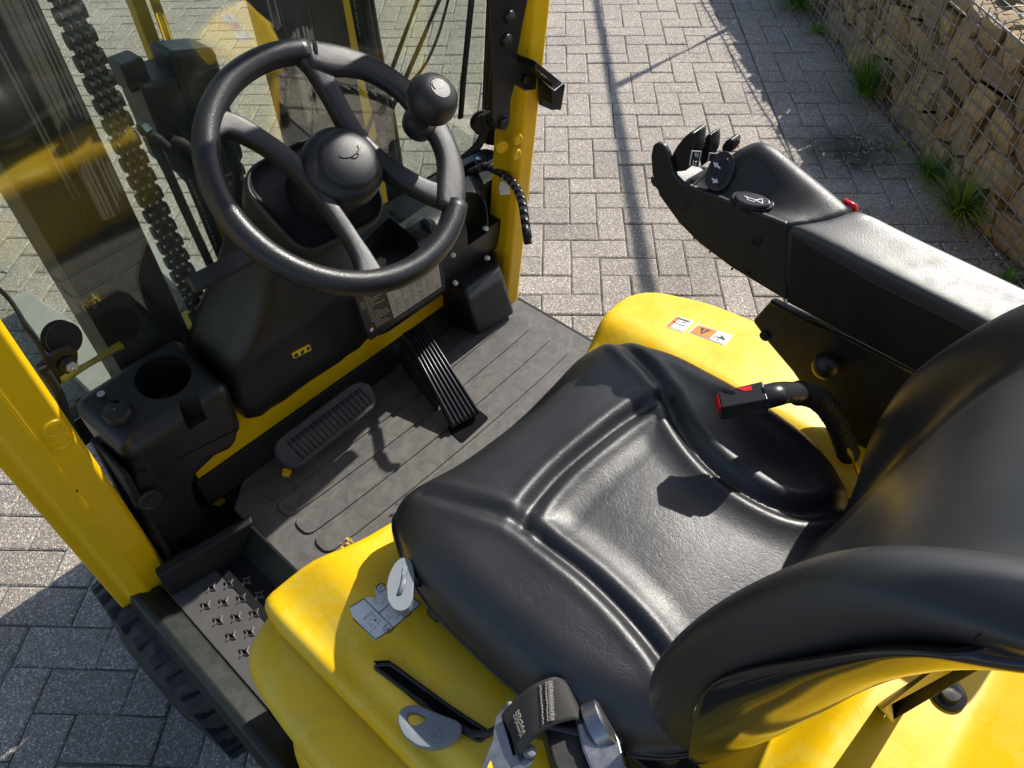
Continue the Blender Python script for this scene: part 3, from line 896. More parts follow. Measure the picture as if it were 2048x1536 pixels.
# capped bolts on the pillars
def cap(px, py, plane_o, plane_n, parent, r=.017, m='yellow_post', name='bolt_cap'):
    p = PL(px, py, plane_o, plane_n)
    n_ = plane_n.normalized()
    if n_.dot(CAM-p) < 0: n_ = -n_
    return lathe(name, [(r, -.004), (r, .001), (r*.93, .0032), (r*.62, .0042), (r*.56, .0026), (r*.40, .0026), (r*.34, .0036), (r*.1, .0038)], p, n_, m, parent, 28)
pnL = Vector((0.05, -1, LEAN)).normalized(); poL = V(.05, leg_y(.8)-.021, .8)
cap(107, 858, poL, pnL, pl_, .0165); cap(124, 882, poL, pnL, pl_, .0165)
pnR = Vector((-1, 0, 0)); poR = V(.991, 1, .9)
cap(1003, 293, V(1.01, leg_y(.9)-.0175, .9), V(-.35, -1, LEAN), pr_, .0135)
pnR2 = Vector((0, -1, LEAN)).normalized(); poR2 = V(1.03, leg_y(.9)-.0225, .9)
cap(1035, 278, poR2, pnR2, pr_, .0115); cap(1033, 308, poR2, pnR2, pr_, .0115)
# small black slot and the patch plate on the left pillar
p = PL(146, 975, poL, pnL)
tube('slot', [p+V(-.001, -.001, .012), p+V(.0012, .001, -.012)], .0016, 'deep', pl_, 6)
# roof of the guard: side rails, cross bars, rear legs (outside the frame; it throws the shade on the step side)
RF = []
for (x0, x1) in ((-.02, .04), (1.03, 1.09)):
    RF.append((boxv(x0, x1, -1.0, .82, 2.02, 2.08), BF))
for k in range(9):
    y = .78-k*.21; RF.append((boxv(.04, 1.03, y-.018, y+.018, 2.035, 2.06), BF))
multi('guard_roof', RF, 'yellow', TR, smooth=False, bevel=.004)
for x0 in (-.02, 1.03):
    hexa('rear_pillar', [(x0, -.98, .8), (x0+.06, -.98, .8), (x0+.06, -.90, .8), (x0, -.90, .8), (x0, -1.0, 2.03), (x0+.06, -1.0, 2.03), (x0+.06, -.92, 2.03), (x0, -.92, 2.03)], 'yellow', TR, .008)

# ---- rubber seal running down inside the left pillar
sl_ = [PL(a, b, V(.085, .96, .8), V(0, -1, LEAN)) for a, b in [(85, 735), (120, 790), (140, 850), (165, 905), (210, 970), (262, 1040), (305, 1110)]]
tube('door_seal', catmull(sl_, 4), .006, 'rubber', TR, 8, flat_=.5)

# ---- windscreen
def gy(z): return 1.118+(z-.86)*LEAN
gz0, gz1 = .80, 1.98
gl_pts = rounded([V(.03, gy(gz0), gz0), V(1.085, gy(gz0), gz0), V(1.085, gy(gz1), gz1), V(.03, gy(gz1), gz1)], .05, 6)
gl = slab('windscreen', gl_pts, (0, .005, 0), 'glass', TR, 0)
# glazing frame on the right side and along the bottom
GO, GN = V(.5, gy(.9)-.004, .9), V(0, 1, -LEAN)
fr_ = [V(1.098, gy(1.98), 1.98)]+[PL(a, b, GO, GN) for a, b in [(994, -60), (990, 0), (984, 100), (978, 200), (972, 255), (955, 292), (925, 320), (880, 350), (820, 388), (760, 425), (700, 462)]]
tube('glazing_seal', catmull(fr_, 5), .013, 'rubber', gl, 8, flat_=.6)
mesh('glazing_frame', [V(1.098, gy(.88)-.012, .88), V(1.125, gy(.88)-.06, .88), V(1.125, gy(1.98)-.06, 1.98), V(1.098, gy(1.98)-.012, 1.98), V(1.098, gy(.88)+.012, .88), V(1.125, gy(.88)+.01, .88), V(1.125, gy(1.98)+.01, 1.98), V(1.098, gy(1.98)+.012, 1.98)], BF, 'black_metal', TR, bevel=.003)

# black bracket with hook on the right pillar
BO, BN = V(1.03, .895, 1.1), V(.05, -1, LEAN)
bp = [(975, -30), (1062, -30), (1052, 20), (1044, 60), (1036, 105), (1042, 118), (1098, 158), (1094, 178), (1050, 182), (1030, 170), (1022, 200), (1020, 245), (1012, 262), (998, 258), (985, 235), (985, 150)]
brk = slab('pillar_bracket', [PL(a, b, BO, BN) for a, b in bp], (0, .006, 0), 'black_metal', TR, .002)
def onb(px, py, off=0): return PL(px, py, BO, BN)+V(0, -off, 0)
hk = [onb(1032, 112), onb(1097, 157), onb(1095, 172), onb(1034, 130)]
slab('hook_arm', [onb(1036, 108, 0), onb(1098, 157, 0), onb(1096, 172, 0), onb(1036, 125, 0)], (0, -.040, 0), 'black_metal', brk, .002)
# channel end of the hook
slab('hook_channel', rounded([onb(1070, 150, .04), onb(1097, 160, .04), onb(1090, 207, .04), onb(1072, 206, .04)], .003), (0, .034, 0), 'black_metal', brk, .0015)
slab('hook_lip', [onb(1052, 186, .04), onb(1078, 198, .04), onb(1074, 208, .04), onb(1048, 197, .04)], (0, .004, 0), 'black_metal', brk, .001)
tube('hook_edge', [onb(1050, 148, .042), onb(1073, 167, .0425), onb(1090, 153, .0425)], .0012, 'zinc', brk, 6)
for px, py in ((1017, 33), (1011, 80), (1004, 246)):
    p = onb(px, py); lathe('bolt_head', [(.0115, 0), (.0115, .004), (.009, .0075), (.003, .009)], p, V(0, -1, .1), 'black_metal', brk, 20)
p = onb(1048, 158); lathe('bolt_head', [(.008, 0), (.008, .007), (.002, .008)], p, V(0, -1, .1), 'black_metal', brk, 6, smooth=False)
# glass clamps with rubber discs, right and left
cl = empty_part = None
p = Y(960, 241, .985)
c1 = lathe('glass_clamp', [(.022, 0), (.0225, .004), (.0185, .006), (.0185, .010), (.022, .012), (.022, .016), (.012, .018)], p, V(-.35, -1, -.1), 'rubber', TR, 28)
c1['label'] = 'right rubber disc clamp holding the windscreen'
lathe('clamp_nut', [(.010, 0), (.010, .010), (.002, .011)], p+V(.010, -.022, 0), V(.1, -1, 0), 'black_metal', c1, 6, smooth=False)
slab('clamp_arm', [Y(965, 232, .965), Y(1000, 215, .965), Y(1005, 258, .965), Y(970, 262, .965)], (0, .008, 0), 'black_metal', c1, .003)
pc = Y(128, 716, .985)
c2 = lathe('glass_clamp', [(.025, 0), (.026, .003), (.0225, .005), (.0225, .010), (.025, .012), (.025, .017), (.012, .018)], pc+V(.012, .03, .012), V(.25, -1, .25), 'rubber', TR, 32)
c2['label'] = 'left rubber disc clamp holding the windscreen'
slab('clamp_arm', rounded([Y(x, y, .975) for x, y in [(72, 737), (118, 700), (140, 692), (157, 702), (157, 722), (140, 742), (112, 762), (95, 768), (85, 755)]], .004), (0, .008, 0), 'black_metal', c2, .002)
pn_ = Y(136, 730, .972)
lathe('clamp_washer', [(.0125, 0), (.0125, .002), (.002, .0025)], pn_, V(.1, -1, .1), 'black_metal', c2, 20)
lathe('clamp_nut', [(.0085, 0), (.0085, .007), (.003, .008)], pn_+V(.001, -.003, 0), V(.1, -1, .1), 'zinc', c2, 6, smooth=False)
lathe('clamp_bolt', [(.004, 0), (.004, .013), (.002, .014)], pn_+V(.001, -.003, 0), V(.1, -1, .1), 'zinc', c2, 12)
slab('clamp_tab', [Y(103, 755, .985), Y(122, 757, .985), Y(124, 768, .985), Y(110, 776, .985), Y(104, 770, .985)], (0, .01, 0), 'rubber', c2, .001)
# cable rising to the top behind the left pillar
cb = [(18, 598, 1.0), (40, 630, .99), (52, 655, .985), (72, 680, .98), (85, 705, .975), (95, 727, .97), (101, 742, .97)]
cb = [(-8, 572, 1.0)]+cb
tube('heater_cable', catmull([Y(a, b, c) for a, b, c in cb], 5), .0030, 'rubber', TR, 8)
tube('cable_tie', [Y(88, 732, .968), Y(103, 728, .968)], .0018, 'rubber', TR, 6)

# ---- wiper on the windscreen
tube('wiper_blade', [Y(944, -10, 1.04), Y(935, 80, 1.06), Y(927, 160, 1.075), Y(921, 236, 1.085)], .0085, 'rubber', TR, 6, flat_=.45)
wa = tube('wiper_arm', [Y(843, -20, 1.12), Y(800, 95, 1.14), Y(765, 190, 1.155), Y(728, 275, 1.165)], .0042, 'black_metal', TR, 6)
tube('wiper_arm', [Y(887, -20, 1.12), Y(838, 95, 1.14), Y(790, 205, 1.155), Y(745, 300, 1.165)], .0045, 'black_metal', TR, 6)
tube('wiper_pivot', [Y(773, 240, 1.155), Y(748, 296, 1.165)], .0075, 'black_metal', TR, 8, flat_=.6)
tube('washer_hose', catmull([Y(900, -15, 1.12), Y(880, 60, 1.12), Y(858, 115, 1.13), Y(838, 146, 1.14), Y(815, 170, 1.15)], 5), .0028, 'rubber', TR, 8)

# ---- panels closing the left corner between pillar and console, chassis below the floor
slab('corner_panel', [V(.070, 1.03, .46), V(.24, 1.03, .46), V(.24, 1.05, .80), V(.098, 1.05, .80), V(.075, .99, .62)], (0, .02, 0), 'rubber', TR, .004)
slab('pillar_trim', [V(.082, .960, .50), V(.082, 1.06, .50), V(.100, 1.06, .80), V(.100, .955, .80)], (.008, 0, 0), 'rubber', TR, .003)
box('chassis', .13, .92, -.55, 1.16, .14, .50, 'black_metal', TR, .01)
box('chassis_front', .16, .90, 1.04, 1.20, .12, .64, 'black_metal', TR, .01)
# added unseen blocker outside the right pillar, shading the ground on the step side
wl_ = lathe('shade_blocker', [(.03, -.06), (.08, -.04), (.11, .0), (.112, .085), (.10, .09)], V(1.10, 1.02, 1.42), V(0, 1, -.1), 'black_metal', TR, 28)
lathe('blocker_face', [(.084, .088), (.05, .095), (.001, .097)], V(1.10, 1.02, 1.42), V(0, 1, -.1), 'grey_handle', wl_, 28)
slab('blocker_arm', [V(1.03, .93, 1.40), V(1.10, 1.02, 1.40), V(1.10, 1.02, 1.44), V(1.03, .93, 1.44)], (0, .006, 0), 'black_metal', wl_, .001)
box('blocker_box', 1.04, 1.12, .93, 1.22, 1.44, 1.62, 'black_metal', TR, .01)  # added unseen box that widens the blocker's shadow on the ground
# ---- mast in front of the windscreen
MY = 1.235
def chan(name, x0, x1, y0, y1, z0, z1, m, flange=.018, web=.012, open_='x+', parent=TR):
    # C profile
    if open_ == 'x+': sec = [(x0, y0), (x1, y0), (x1, y0+flange), (x0+web, y0+flange), (x0+web, y1-flange), (x1, y1-flange), (x1, y1), (x0, y1)]
    else: sec = [(x1, y0), (x0, y0), (x0, y0+flange), (x1-web, y0+flange), (x1-web, y1-flange), (x0, y1-flange), (x0, y1), (x1, y1)]
    n = len(sec)
    return mesh(name, [V(a, b, z0) for a, b in sec]+[V(a, b, z1) for a, b in sec], [tuple(range(n)), tuple(range(n, 2*n))]+[(i, (i+1) % n, n+(i+1) % n, n+i) for i in range(n)], m, parent, bevel=.003)
MT_Z0, MT_Z1 = .08, 2.1
mastl = chan('mast_upright', .225, .300, MY, MY+.13, MT_Z0, MT_Z1, 'mast')
mastl['label'] = 'left outer mast upright, greasy dark steel'
chan('inner_upright', .302, .355, MY+.02, MY+.12, MT_Z0, MT_Z1, 'mast', parent=mastl)
tube('lift_cylinder', [V(.338, MY-.018, .1), V(.338, MY-.018, 2.0)], .026, 'mast', mastl, 20)
tube('cylinder_pipe', [V(.293, MY-.014, .3), V(.293, MY-.014, 1.9)], .006, 'mast', mastl, 8)
mastr = chan('mast_upright', .800, .875, MY, MY+.13, MT_Z0, MT_Z1, 'mast', open_='x-')
mastr['label'] = 'right outer mast upright, greasy dark steel'
chan('inner_upright', .745, .798, MY+.02, MY+.12, MT_Z0, MT_Z1, 'mast', open_='x-', parent=mastr)
tube('lift_cylinder', [V(.757, MY-.018, .1), V(.757, MY-.018, 2.0)], .028, 'mast', mastr, 20)
tube('hydraulic_hose', [V(.720, MY-.01, .55), V(.722, MY-.01, 1.9)], .010, 'rubber', mastr, 10)
for z_ in (.16, .60):
    box('mast_crossmember', .24, .86, MY+.10, MY+.16, z_, z_+.07, 'yellow', TR, .004)
# leaf chains
def chain_(x, y, z0, z1, label):
    p = .0172; z = z0; k = 0
    e = tube('lift_chain', [V(x, y+.004, z0), V(x, y+.004, z1)], .0035, 'chain', TR, 6); e['label'] = label
    import itertools
    def plate(xc, t, zc, L=.0262, w=.0180):
        vs = []; K = 6
        pr2 = []
        for s_ in (-1, 1):
            for j in range(K+1):
                a = -pi/2*s_*-1 if False else 0
        prof = []
        for j in range(K+1): a = pi*j/K; prof.append((cos(a)*w/2, L/2-w/2+sin(a)*w/2))
        for j in range(K+1): a = pi+pi*j/K; prof.append((cos(a)*w/2, -L/2+w/2+sin(a)*w/2))
        n = len(prof)
        vs = [(xc-t/2, q[0], zc+q[1]) for q in prof]+[(xc+t/2, q[0], zc+q[1]) for q in prof]
        fs = [tuple(range(n)), tuple(range(n, 2*n))]+[(i, (i+1) % n, n+(i+1) % n, n+i) for i in range(n)]
        return vs, fs
    pa = [plate(dx, .0062, 0) for dx in (-.0185, -.0062, .0062, .0185)]+[lathe_vf([(.0042, -.0215), (.0042, .0215)], (0, 0, -.0086), (1, 0, 0), 8)]
    pbb = [plate(dx, .0060, 0) for dx in (-.0122, 0, .0122)]+[lathe_vf([(.0042, -.0215), (.0042, .0215)], (0, 0, -.0086), (1, 0, 0), 8)]
    mes = []
    for q in (pa, pbb):
        vs = []; fs = []
        for v_, f_ in q:
            b0 = len(vs); vs += v_; fs += [tuple(i+b0 for i in f) for f in f_]
        me = bpy.data.meshes.new('chain_link'); me.from_pydata([tuple(v) for v in vs], [], fs); me.materials.append(MT['chain']); mes.append(me)
    while z < z1:
        o = bpy.data.objects.new('chain_link', mes[k % 2]); o.location = (x, y, z); link(o, e); z += p; k += 1
chain_(.411, 1.255, .62, 1.55, 'left lift chain')
chain_(.574, 1.26, .62, 1.12, 'right lift chain')
# hose pulley block hanging between the uprights
blk = hexa('pulley_block', [(.462, 1.235, 1.06), (.545, 1.235, .99), (.545, 1.33, .99), (.462, 1.33, 1.06), (.462, 1.235, 1.215), (.545, 1.235, 1.215), (.545, 1.33, 1.215), (.462, 1.33, 1.215)], 'black_metal', TR, .010, 3)
hexa('block_cheek', [(.520, 1.225, 1.03), (.592, 1.225, 1.03), (.592, 1.30, 1.03), (.520, 1.30, 1.03), (.520, 1.225, 1.255), (.600, 1.225, 1.235), (.600, 1.30, 1.235), (.520, 1.30, 1.255)], 'black_metal', blk, .012, 3)
box('block_tab', .452, .492, 1.26, 1.31, 1.20, 1.248, 'black_metal', blk, .005)
for i in range(4):
    xx = .485+i*.024
    lathe('pulley_groove', [(.050, -.011), (.050, -.007), (.044, 0), (.050, .007), (.050, .011)], (xx, 1.235, 1.085), (1, 0, 0), 'rubber', blk, 28)
lathe('pulley_bolt', [(.013, 0), (.013, .012), (.010, .013), (.002, .014)], V(.452, 1.255, 1.145), V(-1, -.3, 0), 'zinc', blk, 6, smooth=False)
lathe('pulley_bolt', [(.011, 0), (.011, .012), (.002, .013)], V(.470, 1.226, 1.105), V(-.3, -1, 0), 'zinc', blk, 6, smooth=False)
def hose(pts, r, nm='mast_hose', m='rubber', par=TR): return tube(nm, catmull(pts, 6), r, m, par, 12)
h1 = hose([V(.480, 1.165, 1.13), V(.478, 1.172, 1.07)]+[Y(a, b, 1.20) for a, b in [(306, 272), (340, 352), (377, 435), (413, 513), (440, 570)]], .0080)
h2 = hose([V(.520, 1.170, 1.12), V(.512, 1.172, 1.07)]+[Y(a, b, 1.19) for a, b in [(352, 284), (383, 359), (410, 425), (434, 485), (460, 545)]], .0110)
hose([V(.548, 1.175, 1.12), V(.545, 1.176, 1.05), V(.540, 1.19, 1.0), V(.530, 1.22, .90)], .0090)
# lettering moulded along the hoses
def text_on(txt, p, right, up, size, m, parent, name='hose_lettering', ex=.0003):
    cu = bpy.data.curves.new(name, 'FONT'); cu.body = txt; cu.size = size; cu.extrude = ex; cu.align_x = 'CENTER'; cu.align_y = 'CENTER'
    to = bpy.data.objects.new(name, cu); COL.objects.link(to)
    dg = bpy.context.evaluated_depsgraph_get(); me = bpy.data.meshes.new_from_object(to.evaluated_get(dg)); bpy.data.objects.remove(to)
    right = right.normalized(); nrm = right.cross(up).normalized(); up2 = nrm.cross(right)
    for v in me.vertices: v.co = p+right*v.co.x+up2*v.co.y+nrm*v.co.z
    me.materials.clear(); me.materials.append(MT[m])
    return link(bpy.data.objects.new(name, me), parent)
pt = V(.5415, 1.1835, .915)
vd = (CAM-V(.54, 1.2, .9)).normalized()
for (a, b), (a2, b2) in (((383, 359), (410, 425)), ((412, 430), (436, 490))):
    pa_, pb2 = Y(a, b, 1.19), Y(a2, b2, 1.19); text_on('INTERPUMP', (pa_+pb2)/2+vd*.0116, pb2-pa_, V(1, .2, 0), .0135, 'plight', h2)
text_on('INTERPUMP', V(.551, 1.178, 1.045)+vd*.0118, V(0, .0, -1), V(1, .2, 0), .0115, 'plight', h2)
# hoses to the right of the right upright
for i, (dx, rr) in enumerate(((0, .010), (.020, .011), (.036, .007))):
    hose([V(.888+dx, 1.225, 1.5), V(.892+dx, 1.22, 1.1), V(.893+dx, 1.21, .95), V(.885+dx, 1.20, .6)], rr)
text_on('INTERPUMP', V(.888, 1.222, 1.19)+vd*.0103, V(0, 0, -1), V(1, .2, 0), .013, 'plight', TR)
# load backrest / fork carriage beyond: yellow bars
br = box('load_backrest', 1.000, 1.075, 1.42, 1.47, .10, 1.70, 'yellow', TR, .004)
box('backrest_bar', .06, .09, 1.42, 1.47, .10, 1.70, 'yellow', br, .004)
box('backrest_bar', .06, 1.03, 1.42, 1.46, 1.66, 1.72, 'yellow', br, .004)
box('backrest_bar', .575, .60, 1.43, 1.46, .30, 1.70, 'yellow', br, .004)
tube('backrest_rod', [V(.618, 1.44, .4), V(.618, 1.44, 1.7)], .009, 'yellow', br, 10)
for z_ in (.12, .42):
    box('carriage_plate', .10, .98, 1.47, 1.52, z_, z_+.09, 'rubber', br, .004)
# tie bar between the left pillar and the mast, guard plate edge
tube('tie_bar', [Y(118, 762, 1.19), Y(244, 690, 1.19)], .0085, 'yellow', TR, 12)
# two forks resting on the paving
for k, (x0, x1) in enumerate(((.260, .382), (.700, .822))):
    f_ = mesh('fork', [V(x0, 1.50, .06), V(x1, 1.50, .06), V(x1, 1.50, .105), V(x0, 1.50, .105), V(x0, 2.3, .055), V(x1, 2.3, .055), V(x1, 2.3, .095), V(x0, 2.3, .095), V(x0+.03, 2.68, .05), V(x1-.03, 2.68, .05), V(x1-.03, 2.68, .062), V(x0+.03, 2.68, .062)],
              [(0, 1, 2, 3), (0, 4, 5, 1), (1, 5, 6, 2), (2, 6, 7, 3), (3, 7, 4, 0), (4, 8, 9, 5), (5, 9, 10, 6), (6, 10, 11, 7), (7, 11, 8, 4), (8, 11, 10, 9)], 'forkgrey', TR, bevel=.004)
    f_['label'] = ('left', 'right')[k]+' fork, worn grey steel'
    box('fork_shank', x0, x1, 1.50, 1.545, .06, .60, 'forkgrey', f_, .004)

box('blocker_plate', .868, .884, MY+.12, 1.45, .12, 1.80, 'mast', mastr, .003)  # added plate closing a gap where sun leaked onto the ground
# ---- left console with cup holder
bx = hexa('cup_console', [(.116, .968, .66), (.312, .975, .70), (.314, 1.118, .70), (.108, 1.112, .66), (.118, .962, .838), (.310, .948, .846), (.312, 1.120, .868), (.106, 1.108, .866)], 'plastic', TR, .026, 6)
bake(bx)
cc = Z(324, 748, .862)
def cyl_cut(c, r, z0, z1, n=40, taper=1.0):
    vs, fs = lathe_vf([(r*taper, 0), (r, z1-z0)], (c.x, c.y, z0), (0, 0, 1), n)
    return mesh('tmp_cut', vs, fs, 'plastic')
def poly_cut(pts, z0, z1):
    n = len(pts); vs = [V(p.x, p.y, z0) for p in pts]+[V(p.x, p.y, z1) for p in pts]
    return mesh('tmp_cut', vs, [tuple(range(n)), tuple(range(n, 2*n))]+[(i, (i+1) % n, n+(i+1) % n, n+i) for i in range(n)], 'plastic')
c1_ = cyl_cut(cc, .0475, .745, .95, 48, .9)
nt_ = poly_cut(rounded([Z(352, 790, .86), Z(392, 778, .86), Z(404, 828, .835), Z(366, 848, .835)], .006), .803, .95)
cut(bx, [c1_, nt_])
es = bx.modifiers.new('es', 'EDGE_SPLIT'); es.split_angle = radians(28)
rimv = [V(cc.x+cos(a)*.0482, cc.y+sin(a)*.0482, .8655-.0) for a in [2*pi*k/48 for k in range(48)]]
# lower skirt of the console and its screw boss
lo = slab('console_skirt', [Y(a, b, .966) for a, b in [(262, 905), (330, 905), (474, 842), (481, 862), (480, 885), (463, 903), (412, 926), (398, 948), (391, 980), (398, 1008), (414, 1032), (408, 1058), (330, 1106), (312, 1092), (290, 1040), (268, 975)]], (0, .075, 0), 'plastic', TR, .016, 4, ang=50)
p = Y(300, 1000, .955)
lathe('screw_boss', [(.019, -.004), (.019, .003), (.015, .004), (.013, .001), (.006, .001), (.006, .003), (.001, .003)], p, V(-.1, -1, .2), 'plastic_dark', lo, 24)
# seam line round the console
sm = [Y(a, b, .9655) for a, b in [(270, 945), (300, 938), (360, 915), (420, 885), (480, 856)]]
tube('console_seam', sm, .0009, 'deep', bx, 5)
# 12 V style socket cap, screw recess
p = Z(228, 812, .872)
sk = lathe('socket_cap', [(.0225, -.012), (.0225, .004), (.0205, .0065), (.012, .008), (.002, .0085)], V(p.x, p.y, .857), V(-.02, -.05, 1), 'plastic_dark', bx, 32)
for dx, dy, wx, wy in ((.001, .004, .0032, .0042), (-.0045, .0095, .0022, .0016)):
    q = Z(234, 806, .866); q = V(q.x+dx, q.y+dy, .8662)
    box('socket_slot', q.x-wx, q.x+wx, q.y-wy, q.y+wy, .8648, .8664, 'deep', sk, 0)
for a, b in ((223, 812), (228, 818), (222, 805)):
    q = Z(a, b, .866); lathe('socket_pin', [(.0010, 0), (.0010, .0012)], V(q.x, q.y, .8648), V(0, 0, 1), 'screen' if b > 814 else 'deep', sk, 8)
p = Z(202, 788, .868)
lathe('screw', [(.0062, 0), (.0062, .0015), (.003, .0018), (.0028, .0003), (.0005, .0003)], V(p.x, p.y, .868), V(0, 0, 1), 'screen', bx, 16)
sp_ = rounded([Z(176, 778, .869), Z(204, 765, .869), Z(216, 783, .869), Z(196, 798, .869)], .006)

# ---- centre console under the steering column
def rrect(x0, x1, y0, y1, z, r=.03, dz=0.0, k=5):
    pts = rounded([V(x0, y0, z), V(x1, y0, z), V(x1, y1, z+dz), V(x0, y1, z+dz)], r, k)
    return pts
rings = [rrect(.322, .632, .992, 1.115, .665, .018), rrect(.320, .634, .985, 1.118, .74, .022), rrect(.320, .634, .975, 1.12, .82, .03),
         rrect(.326, .632, .958, 1.12, .858, .035), rrect(.345, .628, .950, 1.118, .885, .04), rrect(.372, .620, .948, 1.110, .925, .045),
         rrect(.402, .612, .940, 1.100, .965, .045), rrect(.424, .604, .925, 1.090, 1.005, .04), rrect(.440, .598, .905, 1.075, 1.045, .035), rrect(.450, .592, .885, 1.05, 1.085, .03)]
cons = loft('centre_console', rings, 'plastic', TR, subd=1)
# parting seam on its flank
sw = [Y(a, b, c) for a, b, c in [(484, 532, .985), (470, 560, 1.0), (430, 610, 1.02), (395, 655, 1.04), (382, 672, 1.05)]]

# ---- steering wheel: its own frame, tilted 38 degrees
WT = radians(38); WC = V(.533, .829, 1.206)
WA, WBv, WN = V(1, 0, 0), V(0, cos(WT), sin(WT)), V(0, -sin(WT), cos(WT))
def W3(a, b, n=0): return WC+WA*a+WBv*b+WN*n
def Wp(px, py, n):
    q = PL(px, py, WC+WN*n, WN)-WC; return q.dot(WA), q.dot(WBv)
# shroud round the column head
sh0 = [(-.104, .062), (-.074, .088), (.044, .088), (.082, .040), (.080, -.046), (.050, -.078), (-.078, -.066), (-.094, -.046)]
def shr(sc, n, dx=0, dy=0):
    c = (-.01, .004); return rounded([W3(c[0]+(a-c[0])*sc+dx, c[1]+(b-c[1])*sc+dy, n) for a, b in sh0], .020, 3)
shroud = loft('column_shroud', [shr(.86, -.175, .0, .01), shr(.93, -.155, 0, .004), shr(.97, -.125), shr(1.0, -.100), shr(.995, -.088), shr(.95, -.083), shr(.90, -.090), shr(.84, -.098), shr(.40, -.100)], 'plastic_dark', TR, subd=1)
lathe('column_boot', [(.060, 0), (.056, .02), (.048, .05), (.046, .065)], W3(.006, .004, -.102), WN, 'plastic', TR, 36)
swh = lathe('steering_wheel', [(.050, -.040), (.052, -.034), (.058, -.022), (.0585, -.010), (.056, -.001), (.048, .006), (.040, .009)], W3(.007, -.001, 0), WN, 'rim', TR, 56)
swh['label'] = 'black steering wheel with two curved spokes'
hubc = lathe('horn_cap', [(.0435, -.012), (.0445, .003), (.0425, .009), (.037, .0135), (.027, .0165), (.013, .018), (.001, .0183)], W3(.011, -.004, .004), WN, 'plastic_arm', swh, 56)
# moulded oval emblem
def arc_tube(name, c, rx, ry, a0, a1, r, par, frame, n=20, m='plastic_arm', h0=0.0):
    pts = []
    for k in range(n+1):
        t = a0+(a1-a0)*k/n; pts.append(frame(c[0]+cos(t)*rx, c[1]+sin(t)*ry, h0))
    return tube(name, pts, r, m, par, 6)
arc_tube('emblem', (.012, .014), .016, .0085, radians(170), radians(370), .0009, hubc, lambda a, b, n: W3(a, b-.010, .0229-(hypot(a-.011, b-.006)**2)*3.5))
arc_tube('emblem', (.015, .004), .0055, .0028, 0, 2*pi, .0008, hubc, lambda a, b, n: W3(a, b-.010, .0229-(hypot(a-.011, b-.006)**2)*3.5))
# rim: padded part and the bare right hand arc
R0 = .1752
def rimpt(t, r=R0, n=0): return W3(cos(t)*r, sin(t)*r, n)
A0, A1 = radians(64), radians(-48+360)
pts = [rimpt(A0+(A1-A0)*k/72) for k in range(73)]
def rr_(t):
    e = min(t, 1-t)*72
    return .0178
rim1 = tube('rim_grip', pts, rr_, 'rim', swh, 20)
pts = []
KK = 36
vs = []; fs = []
for k in range(KK+1):
    t = radians(-54)+(A0+radians(6)-radians(-54))*k/KK
    c_ = rimpt(t, R0-.002); d_ = (WA*cos(t)+WBv*sin(t))
    bul = exp(-((t-radians(2))/.16)**2)
    wI = .0195+.010*exp(-((t+.75)/.25)**2)+.012*exp(-((t-1.0)/.22)**2)
    sec = [(-wI-bul*.012, .0105), (-wI*.8, .0130), (.008, .0130), (.0145, .0095), (.0165, .0), (.013, -.010), (0, -.013), (-wI, -.010), (-wI-.004-bul*.01, 0)]
    for a_, n_ in sec: vs.append(c_+d_*a_+WN*(n_-.001))
m_ = 9
for k in range(KK):
    for j in range(m_): fs.append((k*m_+j, k*m_+(j+1) % m_, (k+1)*m_+(j+1) % m_, (k+1)*m_+j))
fs += [tuple(range(m_)), tuple(range(KK*m_, (KK+1)*m_))]
mesh('rim_bare_arc', vs, fs, 'plastic_arm', swh, smooth=True, subd=1)
# spokes: flat bowed bars, deep in the middle
def spoke(ctrl, lab):
    P = catmull([W3(a, b, n) for a, b, n, _, _ in ctrl], 5); L = len(P)
    w = [c[3] for c in ctrl]; h_ = [c[4] for c in ctrl]
    vs = []; fs = []
    for i, p in enumerate(P):
        t = i/(L-1)*(len(ctrl)-1); k = min(int(t), len(ctrl)-2); f = t-k
        ww = w[k]*(1-f)+w[k+1]*f; hh = h_[k]*(1-f)+h_[k+1]*f
        d = (P[min(L-1, i+1)]-P[max(0, i-1)]).normalized(); sd = d.cross(WN).normalized(); nn = sd.cross(d)
        for a_, b_ in ((-1, .70), (-.90, .97), (0, 1.0), (.90, .97), (1, .70), (1, -1.3), (.8, -1.6), (-.8, -1.6), (-1, -1.3)): vs.append(p+sd*(a_*ww)+nn*(b_*hh))
    for i in range(L-1):
        for j in range(9): fs.append((i*9+j, i*9+(j+1) % 9, (i+1)*9+(j+1) % 9, (i+1)*9+j))
    fs += [tuple(range(9)), tuple(range((L-1)*9, L*9))]
    return mesh('spoke', vs, fs, 'plastic_arm', swh, smooth=True, subd=1)
spoke([(-0.128, 0.122, -0.002, 0.0218, 0.012), (-0.098, 0.116, -0.003, 0.0168, 0.01), (-0.07, 0.08, -0.01, 0.013, 0.01), (-0.05, 0.035, -0.016, 0.0122, 0.012), (-0.046, 0.0, -0.018, 0.0113, 0.013), (-0.047, -0.045, -0.014, 0.0105, 0.012), (-0.053, -0.1, -0.007, 0.0105, 0.01), (-0.06, -0.132, -0.003, 0.0143, 0.01), (-0.07, -0.158, -0.001, 0.0227, 0.012)], 'left')
spoke([(0.066, 0.168, -0.001, 0.0252, 0.012), (0.066, 0.138, -0.003, 0.0168, 0.01), (0.062, 0.09, -0.01, 0.0139, 0.01), (0.058, 0.045, -0.016, 0.013, 0.012), (0.06, 0.005, -0.018, 0.013, 0.013), (0.072, -0.045, -0.013, 0.0139, 0.012), (0.092, -0.088, -0.007, 0.0151, 0.01), (0.112, -0.114, -0.003, 0.0185, 0.01), (0.127, -0.13, -0.001, 0.0252, 0.011)], 'right')
